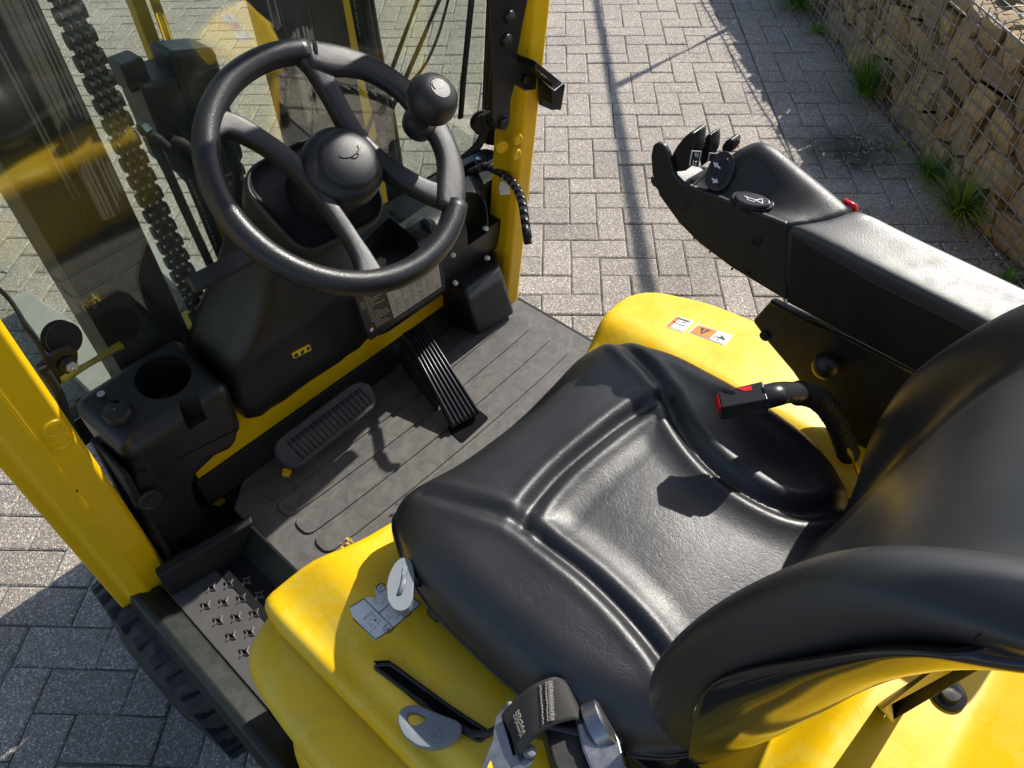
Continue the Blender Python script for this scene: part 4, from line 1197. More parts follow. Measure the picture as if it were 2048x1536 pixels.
# spinner knob on its clamp
kb = lathe('spinner_knob', [(.001, .0680), (.0150, .0672), (.0158, .0664), (.0164, .0670), (.024, .0645), (.0312, .0580), (.0358, .0480), (.0372, .0375), (.0355, .0275), (.0305, .0195), (.0215, .0150), (.018, .0135), (.0165, .004), (.018, -.004), (.021, -.010), (.022, -.016), (.010, -.019)], W3(.146, .001, .022), WN+WA*.10, 'plastic_arm', swh, 48)
lathe('knob_clamp', [(.024, -.016), (.0255, -.012), (.0255, .002), (.022, .008), (.016, .011)], W3(.150, -.002, .006), WN, 'plastic_dark', swh, 32)
arc_tube('emblem', (.146, .006), .004, .006, radians(100), radians(220), .0007, kb, lambda a, b, n: W3(a, b, .0905), 10)
# direction lever on the left of the column
L0 = [W3(*Wp(a, b, -.085), -.085) for a, b in ((372, 553), (392, 583), (500, 528), (478, 500))]
lv_ = slab('direction_lever', [L0[0], L0[1], L0[2]+WA*.04, L0[3]+WA*.04], -WN*.014, 'plastic', TR, .0025)
# corrugated light hose right of the column
tube('bellows_hose', catmull([Y(750, 350, 1.13), Y(752, 385, 1.13), Y(753, 415, 1.13)], 8), lambda t: .0075+.0015*sin(t*60), 'grey_handle', TR, 12)

# ---- right hand dash
def prof(x, f=1.0):
    yb = .985; zb = .672+(x-.85)*.20 if x > .85 else .675
    return [V(x, .990, zb), V(x, .978, zb+.03), V(x, .966, .80), V(x, .966, .845), V(x, .974, .868), V(x, .992, .879), V(x, 1.03, .883), V(x, 1.095, .889), V(x, 1.110, .880), V(x, 1.115, .82), V(x, 1.115, zb+.02), V(x, 1.05, zb)]
def shrink(r, s, dx):
    c = wavg(r); return [c+(p-c)*s+V(dx, 0, 0) for p in r]
xs = [.634, .66, .72, .80, .86, .92, .98, 1.03, 1.065]
rings = [prof(x) for x in xs]
rings += [shrink(prof(1.082), .97, 0), shrink(prof(1.094), .90, 0), shrink(prof(1.099), .78, 0)]
dash = loft('dash_panel', rings, 'plastic', TR, subd=1)
bake(dash)
cuts = []
cuts.append(poly_cut(rounded([Z(700, 590, .885), Z(708, 500, .885), Z(778, 435, .885), Z(845, 478, .885), Z(838, 492, .885), Z(780, 545, .885)], .008), .835, .95))
cp = Z(941, 398, .885)
cuts.append(cyl_cut(cp, .034, .79, .95, 40, .95))
cuts.append(poly_cut(rounded([Z(955, 372, .885), Z(992, 348, .885), Z(1018, 362, .885), Z(1012, 385, .885), Z(985, 398, .885)], .008), .80, .95))
cuts.append(poly_cut(rounded([Z(918, 338, .885), Z(948, 322, .885), Z(958, 338, .885), Z(925, 358, .885)], .004), .86, .95))
cut(dash, cuts)
es = dash.modifiers.new('es', 'EDGE_SPLIT'); es.split_angle = radians(28)
# ledge between tray and windscreen, selector knob with its rubber boot
tube('tray_bar', [Z(783, 425, .884), Z(806, 440, .884)], .006, 'plastic', dash, 10)
sb = Z(842, 452, .888)
lathe('selector_boot', [(.030, -.004), (.030, .003), (.026, .006), (.016, .007)], V(sb.x, sb.y, .884), V(0, 0, 1), 'plastic_dark', dash, 28)
hexa('selector_knob', [tuple(Z(836, 445, .886)), tuple(Z(870, 478, .886)), tuple(Z(866, 450, .888)), tuple(Z(850, 436, .888)), tuple(Z(842, 440, .905)), tuple(Z(858, 452, .905)), tuple(Z(864, 446, .906)), tuple(Z(850, 434, .906))], 'smooth', dash, .003)
p = Z(856, 437, .908); box('selector_mark', p.x-.004, p.x+.004, p.y-.003, p.y+.003, .905, .908, 'grey_handle', dash, .001)
p = Z(957, 318, .889); lathe('dash_screw', [(.006, 0), (.006, .002), (.001, .003)], V(p.x, p.y, .889), V(0, 0, 1), 'zinc', dash, 14)
# white push clips
def clip(px, py, par):
    p = Y(px, py, .964)
    k_ = lathe('push_clip', [(.0052, -.004), (.0052, .003), (.0035, .005), (.0005, .0055)], p, V(random.uniform(-.3, .3), -1, .2), 'white', par, 12)
    return k_
for a, b in ((972, 457), (906, 510), (975, 516), (911, 566), (800, 553)): clip(a, b, dash)
# data placard in its frame
PO = .9655
def on(px, py, d=0.0):
    return Y(px, py, PO-d)
fq = [(706, 585), (888, 520), (893, 580), (742, 680)]
slab('placard_frame', rounded([on(a, b, .003) for a, b in [(704, 583), (884, 512), (892, 577), (741, 682)]], .004), (0, .02, 0), 'smooth', dash, .002)
BL, BR, TRr, TL = (737, 671), (883, 573), (876, 522), (708, 588)
def uvq(u, v):   # u along the bottom edge, v up
    a = (BL[0]+(BR[0]-BL[0])*u, BL[1]+(BR[1]-BL[1])*u); b = (TL[0]+(TRr[0]-TL[0])*u, TL[1]+(TRr[1]-TL[1])*u)
    return (a[0]+(b[0]-a[0])*v, a[1]+(b[1]-a[1])*v)
def quad(u0, u1, v0, v1, m, d, par, name='placard_print'):
    P4 = [on(*uvq(u, v), d) for u, v in ((u0, v0), (u1, v0), (u1, v1), (u0, v1))]
    return mesh(name, P4, [(0, 1, 2, 3)], m, par)
pk = quad(0, .345, 0, 1, 'pbrown', .0042, dash, 'data_placard')
quad(.35, 1, 0, 1, 'pcream', .0042, pk)
rt_ = random.Random(4)
tq = []; tq2 = []
def addq(lst, u0, u1, v0, v1, d=.0046):
    b0 = len(lst[0]); lst[0].extend([on(*uvq(u, v), d) for u, v in ((u0, v0), (u1, v0), (u1, v1), (u0, v1))]); lst[1].append((b0, b0+1, b0+2, b0+3))
lt = ([], []); dk = ([], [])
for r_ in range(16):
    v0 = .06+r_*.056; u = .09 if r_ > 2 else .12
    while u < .31:
        L_ = rt_.uniform(.008, .030); addq(lt, u, min(u+L_, .325), v0, v0+.018); u += L_+.007
        if rt_.random() < .10: break
for r_ in range(17):
    v0 = .05+r_*.054
    for c0 in (.39, .50, .60, .70, .80):
        u = c0+rt_.uniform(0, .02)
        while u < c0+.075:
            L_ = rt_.uniform(.006, .02); addq(dk, u, u+L_, v0, v0+.016); u += L_+.006
            if rt_.random() < .3: break
for u in (.37, .58, .76, .90): addq(dk, u, u+.002, .04, .95)
for v in (.30, .62): addq(dk, .37, .90, v, v+.004)
for (u0, u1, v0, v1) in ((.93, .935, .05, .14), (.93, .96, .05, .058), (.955, .96, .05, .14), (.93, .96, .13, .14), (.92, .97, .80, .81), (.92, .97, .72, .73)): addq(dk, u0, u1, v0, v1)
mesh('placard_print', lt[0], lt[1], 'plight', pk); mesh('placard_print', dk[0], dk[1], 'pbrown', pk)
# open manual symbol on the dark field
bk = ([], [])
for (u0, u1, v0, v1) in ((.03, .075, .60, .61), (.03, .075, .74, .75), (.03, .034, .60, .75), (.071, .075, .60, .75), (.05, .054, .60, .75)): addq(bk, u0, u1, v0, v1)
mesh('manual_symbol', bk[0], bk[1], 'plight', pk)
p = on(743, 659, .005); lathe('rivet', [(.0042, 0), (.0040, .0012), (.001, .0022)], p, V(0, -1, 0), 'white', pk, 14)
# small yellow fuse label on the centre console
def lab(px, py): return Y(px, py, .9575)
LP = [(584, 707), (620, 689), (623, 700), (588, 718)]
yl = slab('warning_label', rounded([Y(a, b, .9735) for a, b in LP], .002), (0, .004, 0), 'pyellow', cons, 0)
def sym(pts, m='pblack', d=.9729, par=yl): return mesh('label_symbol', [Y(a, b, d) for a, b in pts], [tuple(range(len(pts)))], m, par)
sym([(588, 711), (593, 706), (597, 708), (596, 713), (590, 715)]); sym([(601, 705), (605, 700), (609, 701), (608, 707), (603, 709)]); sym([(613, 697), (618, 692), (621, 697), (616, 702)])
# accelerator guard box, toe end of the pedal well
gb_ = mesh('pedal_guard', [Z(928, 580, .715), Z(1000, 530, .715), Z(1031, 628, .56), Z(958, 672, .553), V(.87, 1.06, .70), V(1.04, 1.06, .70), V(1.03, 1.06, .56), V(.84, 1.06, .553), Z(935, 607, .69), Z(1008, 560, .69)],
     [(0, 1, 9, 8), (8, 9, 2, 3), (0, 4, 5, 1), (4, 7, 6, 5), (7, 3, 2, 6), (0, 8, 3, 7, 4), (1, 5, 6, 2, 9)], 'plastic_dark', TR, bevel=.010, seg=4)
# ---- accelerator pedal: ribbed strip, heel in an opening of the mat
pa, pb_, pc_, pd_ = Z(806, 668, .660), Z(846, 645, .668), Z(962, 824, .572), Z(906, 856, .566)
ap = slab('accelerator_pedal', [pa, pb_, pc_, pd_], (0, .006, -.012), 'accel', TR, .003)
nrm = (pb_-pa).cross(pd_-pa).normalized()
if nrm.z < 0: nrm = -nrm
for k in range(7):
    t = (k+.5)/7
    a_ = pa.lerp(pb_, t); b_ = pd_.lerp(pc_, t)
    tube('pedal_rib', [a_+nrm*.0005, a_.lerp(b_, .04)+nrm*.003, a_.lerp(b_, .5)+nrm*.003, a_.lerp(b_, .96)+nrm*.003, b_+nrm*.0005], .0030, 'accel', ap, 8)
slab('pedal_arm', [pa+V(-.006, .01, -.02), pa.lerp(pd_, .65)+V(-.006, 0, -.02), pa.lerp(pd_, .65)+V(-.004, 0, -.09), pa+V(-.004, .03, -.10)], (.012, 0, 0), 'rubber', ap, .003)
hp = rounded([V(.628, .748, 0), V(.712, .752, 0), V(.716, .80, 0), V(.634, .80, 0)], .008)
slab('heel_opening', [V(q.x, q.y, ZF+.0035) for q in hp], (0, 0, .0008), 'deep', TR, 0)
# ---- brake pedal: wide rubber pad with grooves
bc = [(548, 893), (556, 878), (700, 770), (722, 762), (740, 768), (753, 800), (747, 815), (720, 838), (606, 930), (590, 937), (572, 930), (552, 912)]
bo, bn = Z(650, 850, .625), V(-.02, -.55, 1).normalized()
bpl = slab('brake_pedal', rounded([PL(a, b, bo, bn) for a, b in bc], .006), -bn*.016, 'pedal', TR, .004, 3)
for k in range(17):
    t = k/16; u0 = (575+(712-575)*t, 868+(768-868)*t)
    a = PL(583+(722-583)*t, 868+(771-868)*t, bo, bn); b = PL(608+(744-608)*t, 918+(806-918)*t, bo, bn)
    a = PL(574+(718-574)*t, 884+(776-884)*t, bo, bn)
    tube('pedal_groove', [a+bn*.0003, a.lerp(b, .5)+bn*.0006, b+bn*.0003], .0011, 'deep', bpl, 6)
    # raised lands between the grooves
for k in range(16):
    t = (k+.5)/16
    a = PL(574+(718-574)*t, 884+(776-884)*t, bo, bn); b = PL(608+(744-608)*t, 918+(806-918)*t, bo, bn)
    tube('pedal_land', [a+bn*.0002, a.lerp(b, .5)+bn*.0006, b+bn*.0002], .0060, 'pedal', bpl, 8, flat_=.14, hint=bn)
tube('pedal_arm', [PL(625, 860, bo, bn)-bn*.02, PL(690, 800, bo, bn)-bn*.02+V(0, .06, -.03), V(.48, 1.05, .60)], .009, 'black_metal', bpl, 8)
slab('pedal_stop', [Z(566, 935, .575), Z(582, 938, .575), Z(576, 950, .570), Z(562, 948, .570)], (0, 0, -.01), 'yellow', TR, .002)
# ================================================================== SEAT
def catm2(pts, n=8): return [(p.x, p.y) for p in catmull([V(a, b, 0) for a, b in pts], n, True)]
co = [(.300, .522), (.272, .470), (.253, .405), (.247, .33), (.247, .24), (.256, .165), (.285, .095), (.34, .045), (.43, .022), (.525, .018), (.62, .022), (.70, .045), (.765, .10), (.797, .17), (.803, .25), (.800, .33), (.793, .41), (.775, .475), (.745, .513), (.700, .526), (.62, .518), (.525, .512), (.43, .520), (.36, .540), (.325, .540)]
outl = catm2(co, 10)
def dist_poly(x, y, poly, closed=True):
    best = 9; L = len(poly)
    for i in range(L if closed else L-1):
        ax, ay = poly[i]; bx_, by_ = poly[(i+1) % L]
        dx, dy = bx_-ax, by_-ay; l2 = dx*dx+dy*dy+1e-12
        t = max(0, min(1, ((x-ax)*dx+(y-ay)*dy)/l2)); d = hypot(x-ax-t*dx, y-ay-t*dy)
        if d < best: best = d
    return best
def inside(x, y, poly):
    c = False; L = len(poly)
    for i in range(L):
        x1, y1 = poly[i]; x2, y2 = poly[(i+1) % L]
        if (y1 > y) != (y2 > y) and x < (x2-x1)*(y-y1)/(y2-y1)+x1: c = not c
    return c
ZG = .944
def gl2(px, n=6):
    P = [Z(a, b, ZG) for a, b in px]; return [(p.x, p.y) for p in catmull(P, n)]
G1 = gl2([(1045, 1057), (1100, 1100), (1180, 1160), (1260, 1235), (1330, 1315), (1370, 1380)])
G2 = gl2([(1045, 1057), (1072, 1010), (1125, 950), (1190, 895), (1255, 845), (1330, 800)])
G3 = gl2([(1330, 800), (1362, 862), (1420, 930), (1500, 985), (1590, 1016), (1670, 1003), (1735, 965)])
G4 = gl2([(1045, 1057), (990, 1035), (920, 1008), (845, 975)])
G5 = gl2([(1330, 800), (1300, 752), (1268, 712), (1235, 668)])
insert = G2+G3[1:]+[(.74, .0), (.34, .0)]+list(reversed(G1))[:-1]
def sstep(a, b, x):
    t = max(0, min(1, (x-a)/(b-a))); return t*t*(3-2*t)
def cush_z(x, y):
    D = dist_poly(x, y, outl)
    e = min(D/.062, 1)
    z = .890+.052*sqrt(max(0, 1-(1-e)**2))
    dome = sstep(.0, .16, D)*.014
    z += dome
    z -= max(0, (y-.36)/.16)**2*.018
    z -= max(0, .30-y)*.05
    ins = inside(x, y, insert)
    di = dist_poly(x, y, insert)
    if ins: z -= .010*sstep(0, .06, dist_poly(x, y, G1, False))*sstep(0, .06, dist_poly(x, y, G2, False))*sstep(0, .06, dist_poly(x, y, G3, False))
    else:
        z += .006*sstep(0, .03, di)*sstep(0, .05, D)
    gd = 0; gu = 0
    for G, dep, wd in ((G1, .010, .0095), (G2, .009, .0095), (G3, .013, .012), (G4, .006, .010), (G5, .007, .010)):
        g = dist_poly(x, y, G, False); gd = max(gd, dep*exp(-(g/wd)**2)); gu = max(gu, .0030*exp(-((g-.019)/.010)**2))
    z += gu-gd
    # hollow of the right hand wing
    z -= .020*exp(-((x-.735)/.05)**2-((y-.20)/.10)**2)
    z += noise.noise(V(x*9, y*9, 0))*.0022
    return z
cxc, cyc = .525, .29
NA, NR = len(outl), 62
vs = []; fs = []
for j in range(1, NR+1):
    r = (j/NR)**.85
    for (ox, oy) in outl:
        x, y = cxc+(ox-cxc)*r, cyc+(oy-cyc)*r
        vs.append((x, y, cush_z(x, y)))
vs.append((cxc, cyc, cush_z(cxc, cyc))); ctr_i = len(vs)-1
for i in range(NA): fs.append((ctr_i, i, (i+1) % NA))
for j in range(NR-1):
    for i in range(NA): fs.append((j*NA+i, (j+1)*NA+i, (j+1)*NA+(i+1) % NA, j*NA+(i+1) % NA))
last = (NR-1)*NA
for (ins_, zz) in ((-.002, .880), (-.001, .868), (.004, .860), (.006, .853), (.016, .838), (.035, .825)):
    b0 = len(vs)
    for (ox, oy) in outl:
        d = hypot(ox-cxc, oy-cyc); vs.append((ox-(ox-cxc)/d*ins_, oy-(oy-cyc)/d*ins_, zz))
    for i in range(NA): fs.append((last+i, last+(i+1) % NA, b0+(i+1) % NA, b0+i))
    last = b0
seat = mesh('seat_cushion', vs, fs, 'leather', TR, smooth=True)
# piping and the split seam low on the near side
pp = [V(cxc+(ox-cxc)*1.004, cyc+(oy-cyc)*1.004, .869) for ox, oy in outl]
tube('seat_piping', pp, .0034, 'shell', seat, 8, closed=True)
box('seat_pan', .300, .770, .06, .505, .802, .862, 'plastic_dark', TR, .012, 3)
box('seat_rail', .285, .330, .02, .44, .800, .842, 'black_metal', TR, .004)
box('seat_rail', .735, .780, .02, .44, .800, .842, 'black_metal', TR, .004)
p = Z(868, 1225, .842); box('adjuster_pin', p.x-.006, p.x+.006, p.y-.01, p.y+.01, .83, .846, 'black_metal', seat, .003)
# scuffed tear along the near lower edge
rr = random.Random(8); tv = []; tf = []
for k in range(34):
    t = k/33; a = Z(845+(930-845)*t, 1150+(1238-1150)*t+rr.uniform(-2, 2), .882)
    a.x -= .0015
    v_, f_ = tube_vf([a, a+V(rr.uniform(-.002, .002), rr.uniform(-.004, .004), rr.uniform(-.005, .005))], .0009, 5)
    b0 = len(tv); tv += v_; tf += [tuple(i+b0 for i in f) for f in f_]
mesh('seam_tear', tv, tf, 'deep', seat)

# ---- backrest with wrap-round wings
def lerpt(tab, z):
    if z <= tab[0][0]: return tab[0][1]
    for (a, u), (b, v) in zip(tab, tab[1:]):
        if z <= b: t = (z-a)/(b-a); return u+(v-u)*t
    return tab[-1][1]
XL = [(.90, .325), (.95, .300), (1.0, .284), (1.1, .272), (1.2, .281), (1.25, .292), (1.31, .308), (1.35, .316), (1.375, .322), (1.395, .332), (1.405, .350), (1.415, .39)]
XR = [(.90, .745), (.95, .768), (1.0, .782), (1.1, .792), (1.2, .786), (1.3, .765), (1.36, .745), (1.385, .73), (1.40, .70), (1.415, .65)]
YL = [(.90, .086), (.95, .108), (1.0, .112), (1.08, .112), (1.18, .098), (1.245, .074), (1.31, .040), (1.345, .012), (1.37, -.030), (1.39, -.085), (1.405, -.135), (1.415, -.17)]
YR = [(.90, .066), (.97, .090), (1.06, .094), (1.12, .084), (1.19, .056), (1.26, .026), (1.32, -.015), (1.36, -.055), (1.39, -.11), (1.415, -.17)]
YC = [(.90, .074), (1.0, .050), (1.1, .030), (1.2, .010), (1.25, -.004), (1.29, -.028), (1.325, -.060), (1.355, -.10), (1.38, -.145), (1.40, -.185), (1.415, -.22)]
def yc(z): return lerpt(YC, z)
zs = [.905, .915, .94, .98, 1.03, 1.09, 1.15, 1.21, 1.26, 1.30, 1.332, 1.358, 1.379, 1.396, 1.408]
rings = []; back_rings = []
for i, z in enumerate(zs):
    xl, xr, yl, yr, y0 = lerpt(XL, z), lerpt(XR, z), lerpt(YL, z), lerpt(YR, z), yc(z)
    f = {0: .72, 1: .92, len(zs)-2: .86, len(zs)-1: .62}.get(i, 1.0)
    yl = y0+(yl-y0)*f; yr = y0+(yr-y0)*f
    bk = .052
    ring = [(xl-.002, yl-.010), (xl+.014, yl+.001), (xl+.038, yl-.006), (xl+.064, y0+(yl-y0)*.50), (xl+.088, y0+(yl-y0)*.10-.006), (xl+.125, y0+.008), (.525, y0+.014),
            (xr-.125, y0+.008), (xr-.088, y0+(yr-y0)*.10-.006), (xr-.064, y0+(yr-y0)*.50), (xr-.038, yr-.006), (xr-.014, yr+.001), (xr+.002, yr-.010),
            (xr+.010, yr-.035), (xr+.006, yr-.060), (xr-.03, min(yr-.085, y0-.04)), (.65, y0-bk), (.525, y0-bk-.004), (.40, y0-bk), (xl+.03, min(yl-.085, y0-.04)), (xl-.006, yl-.060), (xl-.010, yl-.035)]
    c = V(.525, y0-.03, z)
    rings.append([c+(V(a, b, z)-c)*(1 if i not in (0, len(zs)-1) else .93) for a, b in ring])
bk_ = loft('seat_backrest', rings, 'leather_back', TR, subd=2)
# glossy moulded shell clipped round the back
def shell_ring(z, off, k):
    xl, xr, yl, yr, y0 = lerpt(XL, z), lerpt(XR, z), lerpt(YL, z), lerpt(YR, z), yc(z)
    a = .046+k
    pts = [(xl-.011-off, yl-a), (xl-.009-off, yl-.068), (xl+.028, min(yl-.086, y0-.042)-off), (.40, y0-.056-off), (.525, y0-.060-off), (.65, y0-.056-off), (xr-.028, min(yr-.086, y0-.042)-off), (xr+.009+off, yr-.068), (xr+.011+off, yr-a)]
    return [V(p[0], p[1], z) for p in pts]
sr = []
zsh = [.93, .97, 1.03, 1.09, 1.15, 1.20, 1.24, 1.28, 1.31, 1.34, 1.36]
wig = [.012, .016, .02, .012, -.004, -.006, .002, .010, .014, .016, .018]
vs = []; fs = []
R1 = [shell_ring(z, .006, w_) for z, w_ in zip(zsh, wig)]; R2 = [shell_ring(z, -.004, w_) for z, w_ in zip(zsh, wig)]
rings = [a+list(reversed(b)) for a, b in zip(R1, R2)]
shl = loft('backrest_shell', rings, 'shell', TR, subd=2)
# seam line across the padding
# steel bracket behind the backrest
b0_ = [Y(1750, 1420, -.088), Y(2030, 1283, -.088)]
dr_ = (b0_[1]-b0_[0])
mesh('recliner_bracket', [Y(1750, 1410, -.080), Y(1785, 1442, -.094), Y(2035, 1295, -.094), Y(1945, 1282, -.080), Y(1765, 1418, -.060), Y(1798, 1400, -.105), Y(2050, 1265, -.105), Y(1960, 1270, -.060)],
     [(0, 1, 2, 3), (0, 4, 5, 1), (1, 5, 6, 2), (2, 6, 7, 3), (3, 7, 4, 0), (4, 7, 6, 5)], 'black_metal', TR, bevel=.0015)
p = Z(1900, 1385, .868); lathe('base_spigot', [(.020, -.01), (.020, .003), (.012, .006), (.011, .010), (.001, .011)], V(p.x, p.y, .862), V(0, 0, 1), 'black_metal', TR, 24)
# ================================================================== HOOD
ho = [(.114, .590), (.116, .40), (.118, .2), (.120, 0), (.12, -.3), (.12, -.60), (1.03, -.60), (1.035, -.3), (1.036, 0), (1.038, .2), (1.036, .36), (1.022, .47), (.985, .565), (.945, .598), (.885, .600), (.80, .582), (.66, .572), (.525, .570), (.40, .572), (.32, .578), (.25, .590), (.19, .618), (.135, .634), (.117, .624)]
hol = []
L = len(ho)
for i in range(L):
    (x0, y0), (x1, y1) = ho[i], ho[(i+1) % L]; n = max(2, int(hypot(x1-x0, y1-y0)/.016))
    for k in range(n): hol.append((x0+(x1-x0)*k/n, y0+(y1-y0)*k/n))
for _ in range(2):
    hol = [((hol[i-1][0]+2*hol[i][0]+hol[(i+1) % len(hol)][0])/4, (hol[i-1][1]+2*hol[i][1]+hol[(i+1) % len(hol)][1])/4) for i in range(len(hol))]
def hood_z(x, y):
    D = dist_poly(x, y, hol)
    e = min(D/.017, 1)
    z = .806
    # left shoulder: flat crown then an easy fall towards the seat
    z -= .030*sstep(.225, .135, x)
    z += .008*sstep(.30, .24, x)
    z += .012*exp(-((x-.165)/.018)**2)*sstep(.50, .40, y)
    # right shoulder rises towards the armrest
    z += .032*sstep(.80, .87, x)
    z += -.02*sstep(.50, .59, y)*sstep(.30, .40, x)*sstep(.85, .75, x)
    # dish under the seat, plinth behind it
    z += .055*sstep(.0, -.06, y)*sstep(.20, .26, x)*sstep(.90, .84, x)
    if y < -.165: z += (-.165-y)*.62
    z += .002*noise.noise(V(x*7, y*7, 3))
    z -= .019*(1-sqrt(max(0, 1-(1-e)**2)))
    return z
nx, ny = 124, 170
# polar-ish grid again
cx_, cy_ = .55, .0
vs = []; fs = []; NA = len(hol); NR = 70
for j in range(1, NR+1):
    t = j/NR; r = 1-(1-t)**1.6
    for (ox, oy) in hol:
        x, y = cx_+(ox-cx_)*r, cy_+(oy-cy_)*r; vs.append((x, y, hood_z(x, y)))
vs.append((cx_, cy_, hood_z(cx_, cy_))); ci = len(vs)-1
for i in range(NA): fs.append((ci, i, (i+1) % NA))
for j in range(NR-1):
    for i in range(NA): fs.append((j*NA+i, (j+1)*NA+i, (j+1)*NA+(i+1) % NA, j*NA+(i+1) % NA))
last = (NR-1)*NA
def lowz(k): return k
for (ins_, dz) in ((-.0010, -.008), (-.0004, -.014), (.0015, -.0165), (.010, -.017)):
    b0 = len(vs)
    for i, (ox, oy) in enumerate(hol):
        d = hypot(ox-cx_, oy-cy_); vs.append((ox-(ox-cx_)/d*ins_, oy-(oy-cy_)/d*ins_, vs[(NR-1)*NA+i][2]+dz))
    for i in range(NA): fs.append((last+i, last+(i+1) % NA, b0+(i+1) % NA, b0+i))
    last = b0
hood = mesh('engine_hood', vs, fs, 'yellow_hood', TR, smooth=True)
# slot in the left shoulder for the hood release
sl2 = [Z(744, 1322, .822), Z(778, 1319, .822), Z(900, 1412, .815), Z(975, 1462, .815), Z(960, 1478, .815), Z(880, 1432, .815)]
def hz(p, d=.0): return V(p.x, p.y, hood_z(p.x, p.y)+d)
frm0 = rounded(sl2, .006)
frm = [hz(frm0[i-1].lerp(frm0[i], t_), .0022) for i in range(len(frm0)) for t_ in (.25, .5, .75, 1.0)]
tube('slot_trim', frm, .0032, 'plastic_dark', hood, 6, closed=True)
# front face of the hood down to the floor
ff = []
prf = [(.0, .798), (.006, .775), (.004, .74), (.000, .66), (-.010, .60), (-.012, .53)]
xsf = [.114, .13, .20, .30, .40, .525, .66, .80, .90, .96, 1.015]
yf_ = [.590, .612, .606, .570, .560, .558, .560, .570, .588, .570, .47]
rings = [[V(x, y+dy-.006, min(z, hood_z(x, y-.03)-.012-k_*.004)) for k_, (dy, z) in enumerate(prf)] for x, y in zip(xsf, yf_)]
hf_ = loft('hood_front', rings, 'yellow_hood', TR, subd=1, closed=False)
sol = hf_.modifiers.new('s', 'SOLIDIFY'); sol.thickness = .004
# side of the engine compartment and lower covers
cov = [(.575, .0), (.560, .030), (.53, .045), (.30, .052), (-.5, .052)]
lc = loft('side_cover', [[V(.118-w_*1.35, y, .670), V(.116-w_*1.48, y, .700), V(.122-w_*1.2, y, .722), V(.128-w_*.5, y, .738), V(.17, y, .745), V(.17, y, .55), V(.116-w_*1.1, y, .55), V(.114-w_*1.3, y, .62)] for y, w_ in [(.628, .004), (.622, .030), (.606, .042), (.57, .050), (.48, .056), (.30, .058), (.0, .058), (-.5, .058)]], 'yellow_hood', TR, subd=2)
lc['label'] = 'lower side cover, paint faded'
lc2 = loft('lower_cover', [[V(.10-w_*1.4, y, .56), V(.092-w_*1.5, y, .605), V(.10-w_*1.2, y, .645), V(.15, y, .650), V(.15, y, .46), V(.10-w_*.9, y, .46)] for y, w_ in [(.530, .010), (.520, .034), (.49, .046), (.42, .056), (.0, .060), (-.5, .060)]], 'yellow_hood', TR, subd=2)
box('chassis_side', .06, 1.03, -.75, .50, .30, .60, 'black_metal', TR, .01)
box('counterweight', .02, 1.08, -1.15, -.60, .30, .93, 'yellow', TR, .06, 5)
box('right_side_panel', .97, 1.06, -.60, .42, .55, .80, 'yellow', TR, .012, 3)
# stickers on the hood
def decal(pts, m, d, par, name, nsub=8):
    """quad draped over the hood surface; pts: 4 pixel corners"""
    P4 = [Z(a, b, .83) for a, b in pts]; vs = []; fs = []
    # refine on the real surface
    def surf(px, py):
        z = .80
        for _ in range(8):
            p = Z(px, py, z); z = hood_z(p.x, p.y)
        return V(p.x, p.y, z+d)
    for j in range(nsub+1):
        for i in range(nsub+1):
            u, v = i/nsub, j/nsub
            px = (pts[0][0]*(1-u)+pts[1][0]*u)*(1-v)+(pts[3][0]*(1-u)+pts[2][0]*u)*v
            py = (pts[0][1]*(1-u)+pts[1][1]*u)*(1-v)+(pts[3][1]*(1-u)+pts[2][1]*u)*v
            vs.append(surf(px, py))
    n = nsub+1
    for j in range(nsub):
        for i in range(nsub): fs.append((j*n+i, j*n+i+1, (j+1)*n+i+1, (j+1)*n+i))
    return mesh(name, vs, fs, m, par, smooth=True)
def bil(q, u, v):
    return ((q[0][0]*(1-u)+q[1][0]*u)*(1-v)+(q[3][0]*(1-u)+q[2][0]*u)*v, (q[0][1]*(1-u)+q[1][1]*u)*(1-v)+(q[3][1]*(1-u)+q[2][1]*u)*v)
def subq(q, u0, v0, u1, v1): return [bil(q, u0, v0), bil(q, u1, v0), bil(q, u1, v1), bil(q, u0, v1)]
def line_(q, a, b, w, m, d, par, name='sticker_line'):
    (u0, v0), (u1, v1) = a, b; L_ = hypot(u1-u0, v1-v0)+1e-9; nx_, ny_ = -(v1-v0)/L_*w, (u1-u0)/L_*w
    return decal([bil(q, u0+nx_, v0+ny_), bil(q, u1+nx_, v1+ny_), bil(q, u1-nx_, v1-ny_), bil(q, u0-nx_, v0-ny_)], m, d, par, name, 2)
# right: two white and orange safety stickers
s1 = [(1329.5, 652.5), (1354, 631.8), (1389, 643.3), (1366, 665.8)]
st1 = decal(s1, 'pwhite', .0006, hood, 'safety_sticker'); st1['label'] = 'small white and orange pictogram sticker'
decal(subq(s1, .06, .05, .94, .95), 'pblack', .0008, st1, 'sticker_border'); decal(subq(s1, .08, .07, .92, .93), 'pwhite', .0010, st1, 'sticker_field')
decal([bil(s1, .08, .06), bil(s1, .08, .06), bil(s1, .08, .06), bil(s1, .08, .06)], 'pwhite', .001, st1, 'sticker_field', 1)
q1 = [(1333, 651.5), (1353.5, 633.5), (1360, 636.5), (1340.5, 654.5)]
decal(q1, 'porange', .0012, st1, 'orange_band'); decal([(1345, 645), (1347.5, 641.5), (1350.5, 644), (1347, 646)], 'pblack', .0014, st1, 'warning_triangle', 1)
for a, b in (((.45, .2), (.8, .2)), ((.45, .2), (.45, .75)), ((.8, .2), (.8, .8)), ((.38, .75), (.62, .75)), ((.55, .35), (.7, .35)), ((.62, .5), (.72, .7)), ((.87, .15), (.87, .85))): line_(s1, a, b, .018, 'pblack', .0014, st1, 'sticker_print')
